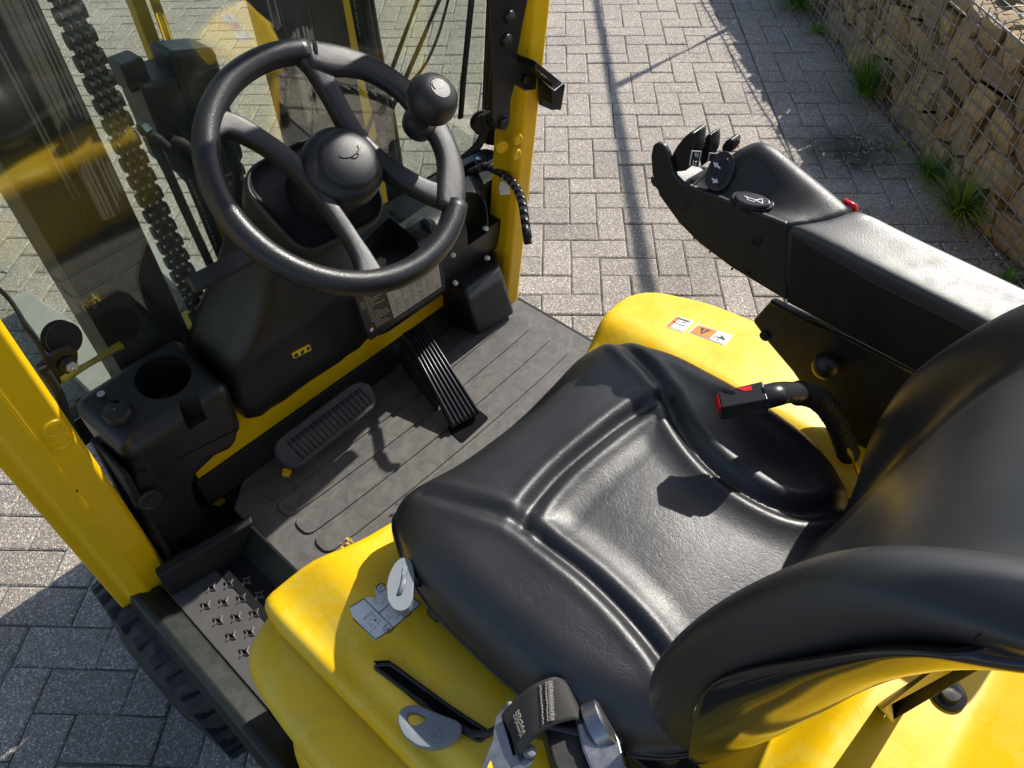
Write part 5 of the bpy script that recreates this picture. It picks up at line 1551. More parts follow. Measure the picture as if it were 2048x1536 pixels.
s2 = [(1376, 664.5), (1394, 648), (1467, 671), (1449.5, 691.5)]
st2 = decal(s2, 'pwhite', .0006, hood, 'safety_sticker'); st2['label'] = 'larger sticker with orange warning triangle field'
decal([bil(s2, .05, .07), bil(s2, .95, .07), bil(s2, .95, .93), bil(s2, .05, .93)], 'pblack', .0008, st2, 'sticker_border')
s2b = [(1380, 664.3), (1396, 650.5), (1463, 672), (1447.5, 688.8)]
decal(s2b, 'pwhite', .0010, st2, 'sticker_field')
decal([(1380.5, 664.2), (1396, 651), (1434, 662.8), (1419, 678)], 'porange', .0012, st2, 'orange_field')
decal([(1401, 655), (1423, 662), (1403, 669), (1401, 669)], 'pblack', .0015, st2, 'warning_triangle', 3)
decal([(1411, 659), (1412.5, 660), (1406, 666), (1404, 665.5)], 'porange', .0017, st2, 'exclamation_mark', 2)
decal([(1429, 673), (1440, 675), (1450, 678.5), (1448, 682)], 'pblack', .0014, st2, 'hand_pictogram', 2)
decal([(1440, 675), (1444, 670.5), (1446, 674), (1451, 681)], 'pblack', .0014, st2, 'hand_pictogram', 2)
decal([(1434, 679), (1437, 677.5), (1436, 681.5), (1433, 682)], 'pblack', .0014, st2, 'hand_pictogram', 2)
decal([(1425, 674), (1431, 676), (1431, 677), (1425, 675)], 'pblack', .0014, st2, 'hand_pictogram', 2)
# left: the torn white instruction sticker with three numbered pictures
S3 = [(752, 1281), (701, 1213), (797, 1150), (842, 1210)]       # u: bottom edge corner -> left corner ; reading turned
def P3(x, y):  # crop pixel of the close-up (700..960 x 1080..1300, scale 6.98) -> photo pixel
    return (700+x/6.98, 1080+y/6.98)
paper = [P3(*p) for p in [(0, 945), (60, 900), (200, 815), (230, 800), (300, 800), (350, 815), (370, 790), (345, 720), (350, 660), (430, 615), (500, 660), (520, 800), (700, 850), (860, 790), (1005, 895), (860, 1010), (700, 1140), (560, 1250), (350, 1408), (200, 1260), (140, 1180), (30, 1060), (10, 1000)]]
def drape_poly(pts, m, d, par, name):
    def surf(px, py):
        z = .80
        for _ in range(8):
            p = Z(px, py, z); z = hood_z(p.x, p.y)
        return V(p.x, p.y, z+d)
    bm = bmesh.new(); vv = [bm.verts.new(V(px/1000, py/1000, 0)) for px, py in pts]
    bm.faces.new(vv); bmesh.ops.triangulate(bm, faces=bm.faces[:])
    bmesh.ops.subdivide_edges(bm, edges=bm.edges[:], cuts=3, use_grid_fill=True)
    bmesh.ops.triangulate(bm, faces=bm.faces[:])
    vs = [surf(v.co.x*1000, v.co.y*1000) for v in bm.verts]; bm.verts.index_update()
    fs = [tuple(v.index for v in f.verts) for f in bm.faces]; bm.free()
    return mesh(name, vs, fs, m, par, smooth=True)
ins_ = drape_poly(paper, 'pwhite', .0005, hood, 'instruction_sticker'); ins_['label'] = 'torn white instruction sticker with three numbered pictures'
drape_poly([(746, 1323), (778, 1321), (900, 1412), (972, 1462), (960, 1476), (880, 1431), (800, 1372)], 'deep', .0012, hood, 'slot_shade_sheet')  # near-black sheet on the uncut hood: the slot's shade as colour
def ln(a, b, w=4.5, nm='sticker_line'):
    a, b = P3(*a), P3(*b); L_ = hypot(b[0]-a[0], b[1]-a[1])+1e-9; w = w/6.98; nx_, ny_ = -(b[1]-a[1])/L_*w, (b[0]-a[0])/L_*w
    return decal([(a[0]+nx_, a[1]+ny_), (b[0]+nx_, b[1]+ny_), (b[0]-nx_, b[1]-ny_), (a[0]-nx_, a[1]-ny_)], 'pblack', .0009, ins_, nm, 3)
for a, b in (((190, 820), (610, 1235)), ((405, 1025), (545, 905)), ((40, 1105), (355, 1392)), ((355, 1392), (610, 1235)), ((610, 1235), (860, 1000)), ((860, 1000), (990, 900)), ((0, 945), (195, 825)), ((350, 665), (430, 620)), ((990, 900), (870, 800))): ln(a, b, 5.5)
for a, b in (((190, 1110), (300, 990)), ((300, 990), (330, 1015)), ((330, 1015), (200, 1110)), ((200, 1110), (190, 1110)), ((290, 1040), (345, 1065)), ((345, 1065), (430, 1130)), ((430, 1130), (385, 1180)), ((255, 1130), (290, 1210)), ((290, 1210), (320, 1195)), ((280, 1285), (360, 1230)), ((360, 1230), (340, 1190)), ((270, 1110), (345, 1115)), ((345, 1115), (370, 1140)), ((650, 1115), (655, 1085)), ((655, 1085), (720, 1010)), ((430, 900), (500, 820)), ((330, 850), (370, 890)), ((370, 890), (400, 860)), ((330, 850), (355, 825)), ((385, 750), (440, 745)), ((440, 745), (500, 785)), ((520, 1050), (545, 1110)), ((545, 1110), (600, 1060)), ((150, 1170), (230, 1230))): ln(a, b, 2.0)
decal([P3(505, 955), P3(540, 975), P3(565, 1005), P3(545, 985)], 'pblack', .0009, ins_, 'arrow', 1)
decal([P3(340, 1125), P3(355, 1105), P3(378, 1142), P3(345, 1138)], 'pblack', .0009, ins_, 'arrow', 1)
def num(t, x, y, rot):
    px, py = P3(x, y); z = .80
    for _ in range(8): p = Z(px, py, z); z = hood_z(p.x, p.y)
    p = V(p.x, p.y, z+.0010)
    text_on(t, p, V(cos(rot), sin(rot), 0), V(-sin(rot), cos(rot), 0), .0105, 'pblack', ins_, 'sticker_number', .0001)
    tube('number_ring', [p+V(cos(k*pi/10)*.0062, sin(k*pi/10)*.0062, 0) for k in range(20)], .00045, 'pblack', ins_, 4, closed=True)
num('1', 432, 668, radians(-90)); num('2', 785, 1018, radians(-90)); num('3', 537, 1240, radians(-90))
# grey release levers
def surfz_unused(px, py, dz):
    z = .80
    for _ in range(8): p = Z(px, py, z+dz); z = hood_z(p.x, p.y)
    return p
H1 = [(812, 1114), (824, 1124), (829, 1150), (825, 1195), (818, 1215), (803, 1223), (786, 1218), (775, 1200), (773, 1170), (778, 1148), (788, 1128), (800, 1116)]
a1 = [Z(x, y, .905) for x, y in H1]
l1 = slab('seat_tilt_lever', rounded(a1, .004, 2), (0, 0, -.014), 'grey_handle', TR, .0045, 4, ang=50)
tube('lever_ridge', [Z(811, 1134, .9055), Z(807, 1165, .9062), Z(799, 1188, .9055)], .0030, 'grey_handle', l1, 10)
tube('lever_stem', [Z(822, 1165, .897), V(.285, .41, .872), V(.32, .40, .865)], .0065, 'black_metal', l1, 10)
H2 = [(808, 1412), (835, 1408), (870, 1424), (915, 1441), (925, 1452), (920, 1470), (900, 1488), (870, 1497), (835, 1492), (808, 1472), (795, 1445), (797, 1424)]
a2 = [Z(x, y, .822) for x, y in H2]
l2 = slab('hood_release_lever', rounded(a2, .006, 3), (0, 0, -.013), 'grey_handle', TR, 0)
hole = rounded([Z(x, y, .822) for x, y in [(815, 1424), (832, 1423), (856, 1436), (838, 1449), (822, 1451), (814, 1440)]], .004, 3)
ch = slab('tmp_cut', [q+V(0, 0, .02) for q in hole], (0, 0, -.06), 'grey_handle', None, 0)
cut(l2, [ch])
md = l2.modifiers.new('b', 'BEVEL'); md.width = .0035; md.segments = 3; md.limit_method = 'ANGLE'; md.angle_limit = radians(50)
# raised mark on the handle
for pts in ([(862, 1463), (872, 1450), (880, 1453), (878, 1461), (884, 1476), (879, 1477), (873, 1464), (866, 1469)], [(857, 1478), (868, 1474), (890, 1476), (880, 1484), (868, 1486), (870, 1479)]):
    slab('raised_mark', [Z(x, y, .8235) for x, y in pts], (0, 0, -.002), 'grey_handle', l2, .0004)
tube('lever_rod', [Z(915, 1452, .815), Z(945, 1467, .812), Z(975, 1468, .818), Z(1000, 1455, .83)], .0048, 'plastic_dark', l2, 10)
# crumpled shred of peeled yellow film lying on the mat, and the blue one beside the seat
def scrap(name, px, py, n, m, label, cat, s_=.03, seed=1):
    c = Z(px, py, ZF+.006); rr = random.Random(seed); vs = []; fs = []
    for i in range(n):
        a = rr.uniform(0, pi); c2 = c+V(rr.uniform(-1, 1)*s_, rr.uniform(-.45, .45)*s_, rr.uniform(0, .006)); L_ = s_*rr.uniform(.3, .8); w_ = s_*rr.uniform(.06, .22); b0 = len(vs); K = 7
        for k in range(K+1):
            t = k/K; p_ = c2+V(cos(a+t*1.2), sin(a+t*1.2), 0)*L_*t+V(0, 0, .006*sin(t*7+i)+.006); sd = V(-sin(a+t), cos(a+t), rr.uniform(-.8, .8))*w_*(1-t*.6)
            vs += [p_-sd, p_+sd]
        for k in range(K): fs.append((b0+2*k, b0+2*k+1, b0+2*k+3, b0+2*k+2))
    o = mesh(name, vs, fs, m, None); sol = o.modifiers.new('s', 'SOLIDIFY'); sol.thickness = .0006
    return tag(o, label, cat)
scrap('paint_shred', 693, 1108, 22, 'leaf', 'crumpled torn yellow shred lying on the mat against the hood', 'scrap', .022, 2)
MT['blue'] = flat('blue_film', (.02, .25, .45), .3)
scrap('film_scrap', 803, 1016, 5, 'blue', 'tiny blue and white scrap of film beside the front corner of the seat', 'scrap', .008, 5)
# ================================================================== ARMREST with mini levers
AX0, AX1 = .905, .985
arm = None
def ring_(bl, tl, tr, x1=.985, dz=0, dip=.095, inner=True):
    BLp, TLp, TRp = X(*bl, AX0), X(*tl, AX0), X(*tr, x1)
    BRp = V(x1, TRp.y, TRp.z-dip)
    return BLp, TLp, TRp, BRp
def skew(y):
    return .060*sstep(.22, .31, y)
def sect(y, zb, zt, ztr, x0=AX0, x1=.985, crown=.0):
    """bottom-left, up the side, over the top, down the right"""
    xm = (x0+x1)/2; k_ = skew(y)
    return [V(p.x, p.y-k_*(p.x-x0)/(x1-x0)-.010*sin(pi*(p.x-x0)/(x1-x0))*(k_/.06), p.z) for p in [V(x0+.010, y, zb), V(x0+.001, y, zb+.006), V(x0, y, (zb+zt)/2), V(x0, y, zt-.007), V(x0+.003, y, zt-.001), V(x0+.010, y, zt+.001+crown*.3), V(xm, y, (zt+ztr)/2+crown), V(x1-.010, y, ztr+.001+crown*.3), V(x1-.003, y, ztr-.001), V(x1, y, ztr-.007), V(x1, y, (zb+ztr)/2), V(x1-.001, y, zb+.006), V(x1-.010, y, zb), V(xm, y, zb-.002)]]
# main padded beam
yy = [.330, .322, .30, .26, .20, .12, .04, -.05, -.14, -.16]
beam = []
for i, y in enumerate(yy):
    zb = 1.005+.05*max(0, y-.10)*1.0; zt = 1.136-.07*(.30-y)*1.0 if y < .30 else 1.136; ztr = zt+.010
    s_ = {0: .92, len(yy)-1: .85}.get(i, 1)
    r = sect(y, zb, zt, ztr, x1=.985+(.004 if y < .28 else 0)); c = wavg(r); beam.append([c+(p-c)*s_ for p in r])
arm = loft('armrest', beam, 'pad', TR, subd=2)
arm['label'] = 'right armrest with grained pad and fingertip levers'
# head: hollow bow at the tip, hump for the palm
hs = [ # y, z bottom, z top left, z top right, x right, hump
 (.560, 1.140, 1.158, 1.155, .925, 0), (.553, 1.122, 1.180, 1.160, .935, 0), (.540, 1.102, 1.184, 1.150, .950, 0)]
head = []
data = [(.500, 1.070, 1.135, 1.120, .985, .0), (.470, 1.055, 1.131, 1.134, 1.000, .006), (.450, 1.047, 1.130, 1.150, 1.008, .022), (.430, 1.040, 1.131, 1.162, 1.012, .034), (.405, 1.034, 1.132, 1.165, 1.012, .034), (.380, 1.029, 1.133, 1.160, 1.010, .024), (.355, 1.025, 1.135, 1.155, 1.005, .008), (.335, 1.022, 1.136, 1.148, .998, .001), (.318, 1.020, 1.137, 1.146, .988, .0)]
rings = []
for i, (y, zb, zt, ztr, x1, cr) in enumerate(data):
    x0 = AX0-.0015; w_ = x1-x0
    r = [V(x0+.012, y, zb), V(x0+.002, y, zb+.008), V(x0, y, (zb+zt)/2), V(x0, y, zt-.005), V(x0+.003, y, zt), V(x0+.016, y, zt+.002),
         V(x0+w_*.36, y, zt+(ztr-zt)*.3+cr*.55), V(x0+w_*.55, y, zt+(ztr-zt)*.6+cr*1.05), V(x0+w_*.75, y, ztr-(ztr-zt)*.1+cr*.95), V(x1-.012, y, ztr-.004+cr*.35), V(x1-.001, y, ztr-.020), V(x1, y, (zb+ztr)/2-.01), V(x1-.006, y, zb+.012), V(x0+w_*.5, y, zb-.001)]
    k_ = .062*sstep(.40, .325, y); r = [V(p.x, p.y-k_*(p.x-x0)/w_-.010*sin(pi*max(0, min(1, (p.x-x0)/w_)))*(k_/.062), p.z) for p in r]
    if i in (0,): c = wavg(r); r = [c+(p-c)*.93 for p in r]
    rings.append(r)
hd = loft('armrest_head', rings, 'plastic_arm', arm, subd=2)
# the bow: a curved guard plate sweeping up round the fingertips, one piece with the side wall
out = [(1574, 598), (1469, 535), (1406, 488), (1367, 449), (1328, 395), (1314, 352), (1312, 318), (1316, 298), (1326, 292), (1338, 298), (1347, 314), (1353, 340), (1360, 358), (1372, 370), (1440, 396), (1484, 414), (1574, 449)]
gp = [X(a, b, AX0-.002) for a, b in out]
slab('side_guard', gp, (.009, 0, 0), 'plastic_arm', arm, .003, 4, ang=40)
# floor of the lever well and its far rim
slab('lever_well', [V(.91, .49, 1.075), V(.998, .49, 1.085), V(.992, .545, 1.105), V(.91, .548, 1.105)], (0, 0, .012), 'plastic_dark', arm, .003)
tube('well_rim', catmull([V(.912, .538, 1.106), V(.935, .550, 1.108), V(.968, .552, 1.105), V(.99, .53, 1.10), V(1.0, .50, 1.10), V(1.0, .47, 1.11)], 5), .006, 'plastic_arm', arm, 10)
# finger levers: a leaning blade with a ribbed top and a pictogram label
def blade(px, side, x0, x1, sc):
    # side profile in the x0 plane, traced, then given its width
    P_ = [X(a, b, x0) for a, b in side]
    o = slab('finger_lever', P_, (x1-x0, 0, 0), 'plastic', arm, .0028, 3, ang=35)
    return o, P_
b1, q1_ = blade(0, [(1352, 318), (1362, 300), (1376, 283), (1388, 273), (1396, 274), (1397, 290), (1394, 318), (1388, 338), (1378, 348), (1358, 350)], .913, .944, 1)
b2, q2_ = blade(0, [(1404, 312), (1412, 290), (1420, 278), (1428, 276), (1431, 290), (1428, 312), (1420, 330), (1408, 340)], .949, .973, 1)
b3, q3_ = blade(0, [(1449, 300), (1456, 290), (1466, 285), (1471, 290), (1470, 304), (1462, 315), (1450, 318)], .979, 1.002, 1)
def ribs(par, a, b, x0, x1, n):
    for k in range(n):
        t = (k+.5)/n; p_ = a.lerp(b, t); tube('grip_rib', [V(x0+.003, p_.y, p_.z), V(x1-.003, p_.y, p_.z)], .0014, 'plastic', par, 6)
ribs(b1, q1_[4]+V(0, -.0015, .001), q1_[6]+V(0, -.001, .004), .913, .944, 7)
ribs(b2, q2_[3]+V(0, -.0015, .001), q2_[5]+V(0, -.001, .004), .949, .973, 7)
ribs(b3, q3_[3]+V(0, -.0015, .001), q3_[5]+V(0, -.001, .002), .979, 1.002, 4)
# label plates facing the driver
def fplate(par, pts, y_, m, nm, d=0): return slab(nm, [Y(a, b, y_-d) for a, b in pts], (0, .0012, 0), m, par, 0)
fy = q1_[6].y-.006
lp = [(1393, 308), (1411, 309), (1405, 340), (1388, 336)]
fplate(b1, lp, fy, 'pwhite', 'lever_label'); fplate(b1, [(1394.5, 310), (1409, 311), (1403.5, 338), (1389.8, 334.5)], fy, 'pblack', 'lever_label', .0006)
for pts in ([(1398, 318), (1399, 313), (1400, 313), (1399, 319)], [(1398, 318), (1404, 320), (1404, 321), (1398, 319)], [(1403, 320), (1404, 315), (1405, 315), (1404, 320)], [(1400.5, 313), (1403, 314), (1402, 316), (1400.6, 315)], [(1394, 333), (1396, 326), (1397, 326), (1395, 333)], [(1394, 333), (1401, 335), (1401, 336), (1394, 334)], [(1399, 330), (1402, 328), (1401, 332), (1399.5, 331.5)]):
    fplate(b1, pts, fy, 'pwhite', 'lever_pictogram', .0012)
fy2 = q2_[5].y-.006
fplate(b2, [(1427, 312), (1440, 313), (1436, 330), (1424, 328)], fy2, 'pwhite', 'lever_label'); fplate(b2, [(1428.5, 313.5), (1440, 314.5), (1435.5, 330), (1425.5, 327)], fy2, 'pblack', 'lever_label', .0006)
# direction rocker switch in its oval bezel, on the slope of the hump
ro, rn = V(.941, .438, 1.166), V(-.62, -.18, .60).normalized()
def rk(px, py, d=0): return PL(px, py, ro+rn*d, rn)
ov = [(1438, 315), (1458, 308), (1471, 318), (1474, 340), (1462, 372), (1448, 384), (1430, 384), (1418, 368), (1422, 342)]
bz = slab('rocker_bezel', catmull([rk(a, b, .002) for a, b in ov], 5, True), -rn*.010, 'smooth', arm, .0015, 2, ang=50)
iv = [(1443, 324), (1458, 322), (1466, 332), (1464, 352), (1452, 370), (1436, 376), (1428, 364), (1428, 345), (1433, 330)]
rkb = slab('direction_rocker', catmull([rk(a, b, .005) for a, b in iv], 5, True), -rn*.006, 'shell', arm, .0015, 2, ang=50)
def arrow(pts): slab('arrow_mark', [rk(a, b, .0056) for a, b in pts], -rn*.0004, 'pwhite', rkb, 0)
arrow([(1433, 330), (1444, 332), (1442, 335), (1448, 341), (1446, 343.5), (1439, 338), (1437, 341)])
arrow([(1443, 370), (1431, 370), (1434, 367), (1429.5, 362), (1432, 360), (1437, 364), (1440, 361)])
# horn button
hc, hn = V(.929, .362, 1.1425), V(-.15, -.05, 1).normalized()
def hk_(px, py, d=0): return PL(px, py, hc+hn*d, hn)
e1 = []
for k in range(28):
    a = 2*pi*k/28; e1.append((1510+cos(a)*42*cos(.22)-sin(a)*14*sin(.22), 403+cos(a)*42*sin(.22)+sin(a)*17*cos(.22)))
slab('horn_bezel', [hk_(a, b, .0002) for a, b in e1], -hn*.012, 'smooth', arm, .001)
e2 = [(1510+(a-1510)*.86, 401+(b-403)*.80) for a, b in e1]
hb = slab('horn_button', [hk_(a, b, .0045) for a, b in e2], -hn*.008, 'smooth', arm, .003, 3, ang=50)
for pts in ([(1493, 396), (1494, 395), (1517, 402.5), (1516, 403.5)], [(1498, 398), (1499.5, 398), (1502, 403.5), (1500, 403.5)], [(1500, 403), (1512, 406.5), (1512, 405.5), (1501, 402.2)], [(1512, 406.5), (1514, 401), (1515, 401.5), (1513.5, 407)], [(1516, 402), (1528, 400), (1529, 401), (1517, 404)], [(1516, 403), (1529, 409), (1528, 410), (1516, 404.5)], [(1527.5, 400), (1529, 400.3), (1530, 410), (1528, 410)]):
    slab('horn_symbol', [hk_(a, b, .0051) for a, b in pts], -hn*.0004, 'pwhite', hb, 0)
# recessed screws in the side wall
for a, b, r_ in ((1382, 416, .0055), (1518, 484, .0075), (1396, 477, .0016), (1427, 503, .0016), (1470, 536, .002), (1503, 543, .002)):
    p = X(a, b, AX0-.002); lathe('side_hole', [(r_, 0), (r_, .0012), (r_*.8, .0014), (r_*.75, .0002), (.0003, .0002)], p, V(-1, 0, 0), 'deep' if r_ < .004 else 'smooth', arm, 16)
# red release tab on the far side
p = X(1695, 411, .990); tube('release_tab', [p+V(.0, .012, -.010), p+V(0, .006, .002), p+V(0, -.008, .000), p+V(0, -.014, -.012)], .0045, 'red', arm, 10)
# side bolster line of the beam pad: lower hard shell
slab('beam_shell', [X(a, b, AX0-.001) for a, b in [(1586, 470), (1740, 560), (1860, 620), (2000, 690), (2100, 745), (2060, 850), (1850, 748), (1700, 668), (1574, 600)]], (.006, 0, 0), 'plastic', arm, .002)
# mounting plate with its round knob
mp_ = slab('armrest_plate', [X(a, b, .918) for a, b in [(1508, 638), (1545, 597), (1700, 672), (1870, 760), (1990, 850), (1900, 960), (1720, 900), (1650, 830), (1600, 757), (1585, 735), (1540, 682)]], (.012, 0, 0), 'plastic_dark', TR, .004)
tube('plate_flange', [X(1545, 599, .916), X(1700, 674, .916), X(1850, 752, .916)], .004, 'plastic_dark', mp_, 8)
p = X(1657, 716, .915)
lathe('plate_knob', [(.016, 0), (.0205, .006), (.021, .014), (.0175, .022), (.010, .0275), (.001, .029)], p, V(-1, -.1, .1), 'plastic', mp_, 36)
p = X(1533, 666, .917); lathe('plate_screw', [(.0085, -.001), (.0085, .002), (.006, .0025), (.005, .0008), (.002, .0008), (.0015, .0025), (.0003, .0025)], p, V(-1, 0, 0), 'smooth', mp_, 20)

for q in (arm, mp_): q.location = (-.0335, -.0105, .0245)
# ---- seat belt: buckle on its stalk at the right
bA, bB = Z(1434, 812, 1.030), Z(1532, 795, 1.045)
ax = (bB-bA).normalized()
side = V(0, 0, 1).cross(ax).normalized(); upn = ax.cross(side).normalized()
if upn.z < 0: upn = -upn
def bk3(a, s_, u): return bA+ax*a+side*s_+upn*u
Lb = (bB-bA).length
body = hexa('buckle', [bk3(0, -.015, -.012), bk3(Lb, -.017, -.013), bk3(Lb, .017, -.013), bk3(0, .015, -.012), bk3(.004, -.014, .012), bk3(Lb, -.016, .015), bk3(Lb, .016, .015), bk3(.004, .014, .012)], 'smooth', TR, .0025, 3)
body['label'] = 'seat belt buckle with red release button on a ribbed stalk'
# red release button at the tip, red window on top
fq_ = [(1430, 780), (1457, 788), (1452, 812), (1425, 803)]
slab('release_button', [bk3(-.002, -.0115, -.001), bk3(-.002, .0115, -.001), bk3(.0025, .0115, .0105), bk3(.0025, -.0115, .0105)], ax*.004, 'red', body, .001)
slab('buckle_slot', [PL(a, b, bk3(0, 0, .0132), upn) for a, b in [(1440, 781), (1447, 777), (1472, 784), (1466, 790)]], -upn*.001, 'deep', body, 0)
slab('button_window', [PL(a, b, bk3(0, 0, .0142), upn) for a, b in [(1473, 777), (1500, 771), (1515, 777), (1490, 782)]], -upn*.001, 'red', body, 0)
neck = [bk3(Lb-.006, 0, .001), bk3(Lb+.012, .001, .002), Z(1568, 785, 1.040), Z(1598, 785, 1.026)]
vs, fs = tube_vf(catmull(neck, 4), lambda t: .0175-.002*t, 14, False, .8)
mesh('buckle_neck', vs, fs, 'smooth', body, smooth=True)
sk_ = [Z(1596, 786, 1.024), Z(1625, 792, 1.000), Z(1652, 812, .965), Z(1672, 842, .930), Z(1686, 876, .895), Z(1698, 912, .855)]
cpt = catmull(sk_, 14); nn_ = len(cpt)
tube('stalk_bellows', cpt, lambda t: .0150+.0022*sin(t*2*pi*16), 'rubber', body, 16)
tube('stalk_strap', [Z(1700, 905, .92), Z(1712, 935, .88), Z(1722, 960, .84)], .008, 'yellow_trim', body, 8, flat_=.4)
# ---- retractor with webbing at the left
rc = loft('belt_retractor', [[V(.215, .205, .862), V(.262, .228, .862), V(.300, .155, .862), V(.255, .130, .862)], [V(.213, .203, .893), V(.262, .230, .893), V(.302, .155, .893), V(.255, .128, .893)], [V(.222, .200, .905), V(.262, .222, .905), V(.296, .157, .905), V(.257, .136, .905)]], 'black_metal', TR, subd=0, bevel=.004)
a_, b__ = Z(1150, 1420, .905), Z(1240, 1536, .905)
hv = loft('retractor_cover', [rounded([Z(x, y, z) for x, y in pts], .004, 2) for z, pts in ((.875, [(1075, 1445), (1140, 1395), (1235, 1470), (1275, 1560), (1160, 1620), (1100, 1540)]), (.900, [(1085, 1440), (1145, 1400), (1225, 1465), (1262, 1560), (1165, 1610), (1108, 1530)]))], 'plastic_dark', TR, subd=0, bevel=.004)
lathe('retractor_drum', [(.026, 0), (.030, .003), (.030, .020), (.026, .023)], Z(1185, 1452, .900)-V(.0, .0, .004), V(.62, -.35, .35), 'chrome', hv, 36)
slab('retractor_plate', [Z(x, y, .912) for x, y in [(1150, 1440), (1185, 1428), (1215, 1432), (1240, 1480), (1262, 1570), (1190, 1560), (1165, 1500)]], (0, 0, -.006), 'chrome', hv, .003, 3)
p = Z(1188, 1456, .914); lathe('plate_hole', [(.0065, 0), (.0065, .0006), (.0003, .0006)], p, V(0, 0, 1), 'deep', hv, 18)
# webbing: comes off the drum, over and down through the guide
wl = catmull([Z(1152, 1432, .915), Z(1128, 1385, .928), Z(1095, 1368, .930), Z(1050, 1410, .918), Z(1018, 1450, .900), Z(1000, 1490, .885)], 8)
wr_ = catmull([Z(1172, 1428, .912), Z(1150, 1375, .930), Z(1112, 1354, .934), Z(1068, 1372, .926), Z(1025, 1405, .912), Z(1002, 1425, .902)], 8)
e0 = [Z(x, y, z) for x, y, z in [(1168, 1448, .912), (1150, 1440, .920), (1110, 1450, .925), (1075, 1470, .920), (1055, 1492, .912), (1040, 1512, .905)]]
e1_ = [Z(x, y, z) for x, y, z in [(1150, 1380, .915), (1132, 1362, .928), (1105, 1354, .934), (1062, 1372, .928), (1030, 1398, .915), (1003, 1430, .903)]]
E0, E1 = catmull(e0, 6), catmull(e1_, 6)
K = 10; vs = []; fs = []
for a, b in zip(E0, E1):
    for k in range(K+1):
        t = k/K; vs.append(a.lerp(b, t)+V(0, 0, .002*sin(pi*t)))
n = K+1
for i in range(len(E0)-1):
    for k in range(K): fs.append((i*n+k, i*n+k+1, (i+1)*n+k+1, (i+1)*n+k))
web = mesh('belt_webbing', vs, fs, 'webbing', TR, smooth=True)
so_ = web.modifiers.new('s', 'SOLIDIFY'); so_.thickness = .0022
def webp(s_, t, d=.0018):
    i = min(len(E0)-2, max(0, int(s_*(len(E0)-1)))); f = s_*(len(E0)-1)-i
    a = E0[i].lerp(E0[i+1], f); b = E1[i].lerp(E1[i+1], f); return a.lerp(b, t)+V(0, 0, .002*sin(pi*t)+d)
sv_, sf_ = [], []
def st(s0, t0, s1, t1, r=.0007):
    v_, f_ = tube_vf([webp(s0, t0), webp((s0+s1)/2, (t0+t1)/2, .0024), webp(s1, t1)], r, 5); b0 = len(sv_); sv_.extend(v_); sf_.extend([tuple(i+b0 for i in f) for f in f_])
rs = random.Random(2)
for row, s_ in enumerate((.40, .435, .47, .52)):
    for k in range(13):
        t = .12+k*.062; j = rs.uniform(-.006, .006)
        st(s_+j, t, s_+rs.uniform(-.006, .006)+(.03 if row == 0 else 0), t+.045)
for k in range(20): st(.405, .1+k*.041, .455, .12+k*.041)
for row in range(4):
    for k in range(11): st(.80+row*.022, .25+k*.045, .80+row*.022+rs.uniform(-.02, .02), .25+k*.045+.03)
mesh('stitching', sv_, sf_, 'stitch', web)
# tongue / guide plate in the belt end
tg = [(1012, 1408), (1022, 1404), (1030, 1412), (1052, 1508), (1062, 1500), (1072, 1508), (1062, 1530), (1040, 1545), (1000, 1560), (950, 1590), (962, 1536), (985, 1478), (990, 1435)]
tgo = slab('belt_tongue', [Z(x, y, .893) for x, y in tg], (0, 0, -.003), 'chrome', TR, .0012)
slab('tongue_slot', [Z(x, y, .8935) for x, y in [(1003, 1432), (1010, 1430), (1032, 1508), (1026, 1512)]], (0, 0, .0003), 'deep', tgo, 0)
slab('tongue_hole', rounded([Z(x, y, .8935) for x, y in [(975, 1532), (982, 1520), (986, 1536), (980, 1560), (972, 1560)]], .002), (0, 0, .0003), 'yellow_trim', tgo, 0)
p = Z(1060, 1503, .897); lathe('tongue_knob', [(.006, -.01), (.0075, 0), (.006, .005), (.002, .0075)], p, V(.2, -.3, 1), 'grey_handle', tgo, 16)
p = Z(1020, 1411, .897); lathe('tongue_knob', [(.004, -.006), (.005, 0), (.003, .004), (.001, .005)], p, V(0, 0, 1), 'grey_handle', tgo, 12)

# ---- loose loom in spiral wrap hanging out of the dash, with its white plug
loom = empty('cable_loom', (1.0, 1.0, .89), 'loose black cable in spiral wrap with a white plug, hanging over the right dash', 'cable')
lp_ = [V(.955, 1.065, .865), V(.975, 1.055, .892), V(1.000, 1.045, .905), V(1.022, 1.020, .912), V(1.020, .985, .918), V(.998, .940, .916), V(.965, .895, .912), V(.935, .860, .908), V(.905, .832, .895), V(.885, .815, .872)]
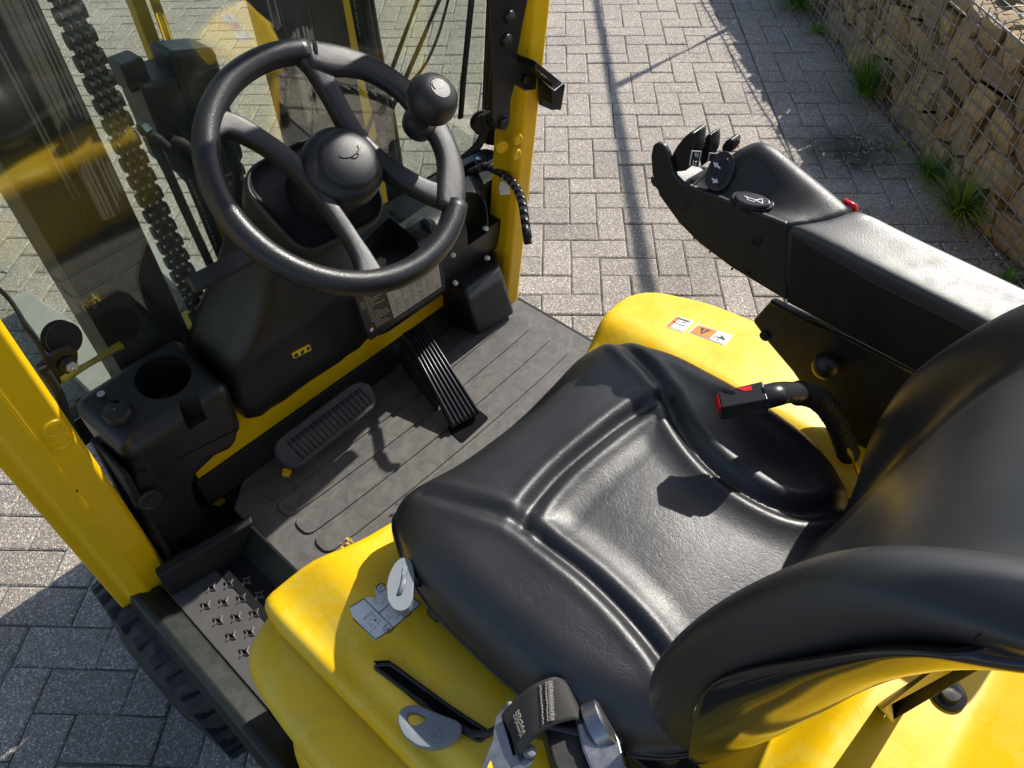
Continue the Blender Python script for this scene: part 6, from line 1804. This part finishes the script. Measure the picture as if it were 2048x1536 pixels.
# keep it on the traced line of the photograph while its height is free
tr_px = [(938, 345, .880), (955, 340, .893), (972, 333, .905), (995, 342, .915), (1012, 353, .922), (1030, 372, .925), (1042, 395, .925), (1048, 425, .920), (1053, 462, .905), (1057, 488, .885)]
lp_ = [Z(a, b, c) for a, b, c in tr_px]
# swing the free end towards the driver
cpts = catmull(lp_, 12)
tube('cable_core', cpts, .0072, 'rubber', loom, 10)
# spiral wrap: overlapping ribbon turns
vs = []; fs = []; T = 15; M = len(cpts); NS = 360
acc = [0]
for i in range(1, M): acc.append(acc[-1]+(cpts[i]-cpts[i-1]).length)
def at_len(s_):
    import bisect
    i = max(1, min(M-1, bisect.bisect_left(acc, s_))); f = (s_-acc[i-1])/(acc[i]-acc[i-1]+1e-9)
    return cpts[i-1].lerp(cpts[i], f), (cpts[i]-cpts[i-1]).normalized()
LL = acc[-1]; wdt = LL/T*.93
for i in range(NS+1):
    s_ = i/NS*(LL-wdt); ang = 2*pi*T*i/NS
    for q in (0, 1):
        p_, d_ = at_len(s_+q*wdt); a, b = frame_from(d_, V(0, 0, 1)); r_ = .0083 if q == 0 else .0088
        vs.append(p_+a*cos(ang)*r_+b*sin(ang)*r_)
for i in range(NS): fs.append((2*i, 2*i+1, 2*i+3, 2*i+2))
spw = mesh('spiral_wrap', vs, fs, 'smooth', loom, smooth=True); so_ = spw.modifiers.new('s', 'SOLIDIFY'); so_.thickness = .0009
for dx in (0, 5):
    tube('plug_wire', catmull([Z(1010+dx*.5, 350, .925), Z(1005+dx, 356, .925), Z(1006+dx, 364, .920)], 4), .0009, 'white', loom, 6)
pg = [(999, 364), (1019, 362.5), (1020, 389), (1002, 390)]
plo = Z(1010, 376, .912)
vdn = (CAM-plo).normalized()
pl2 = slab('white_plug', [PL(a, b, plo, vdn) for a, b in pg], -vdn*.008, 'white', loom, .0012)
slab('plug_catch', [PL(a, b, plo-vdn*.002, vdn) for a, b in [(997, 372), (1001, 370), (1003, 390), (999, 388)]], -vdn*.004, 'white', loom, .0006)
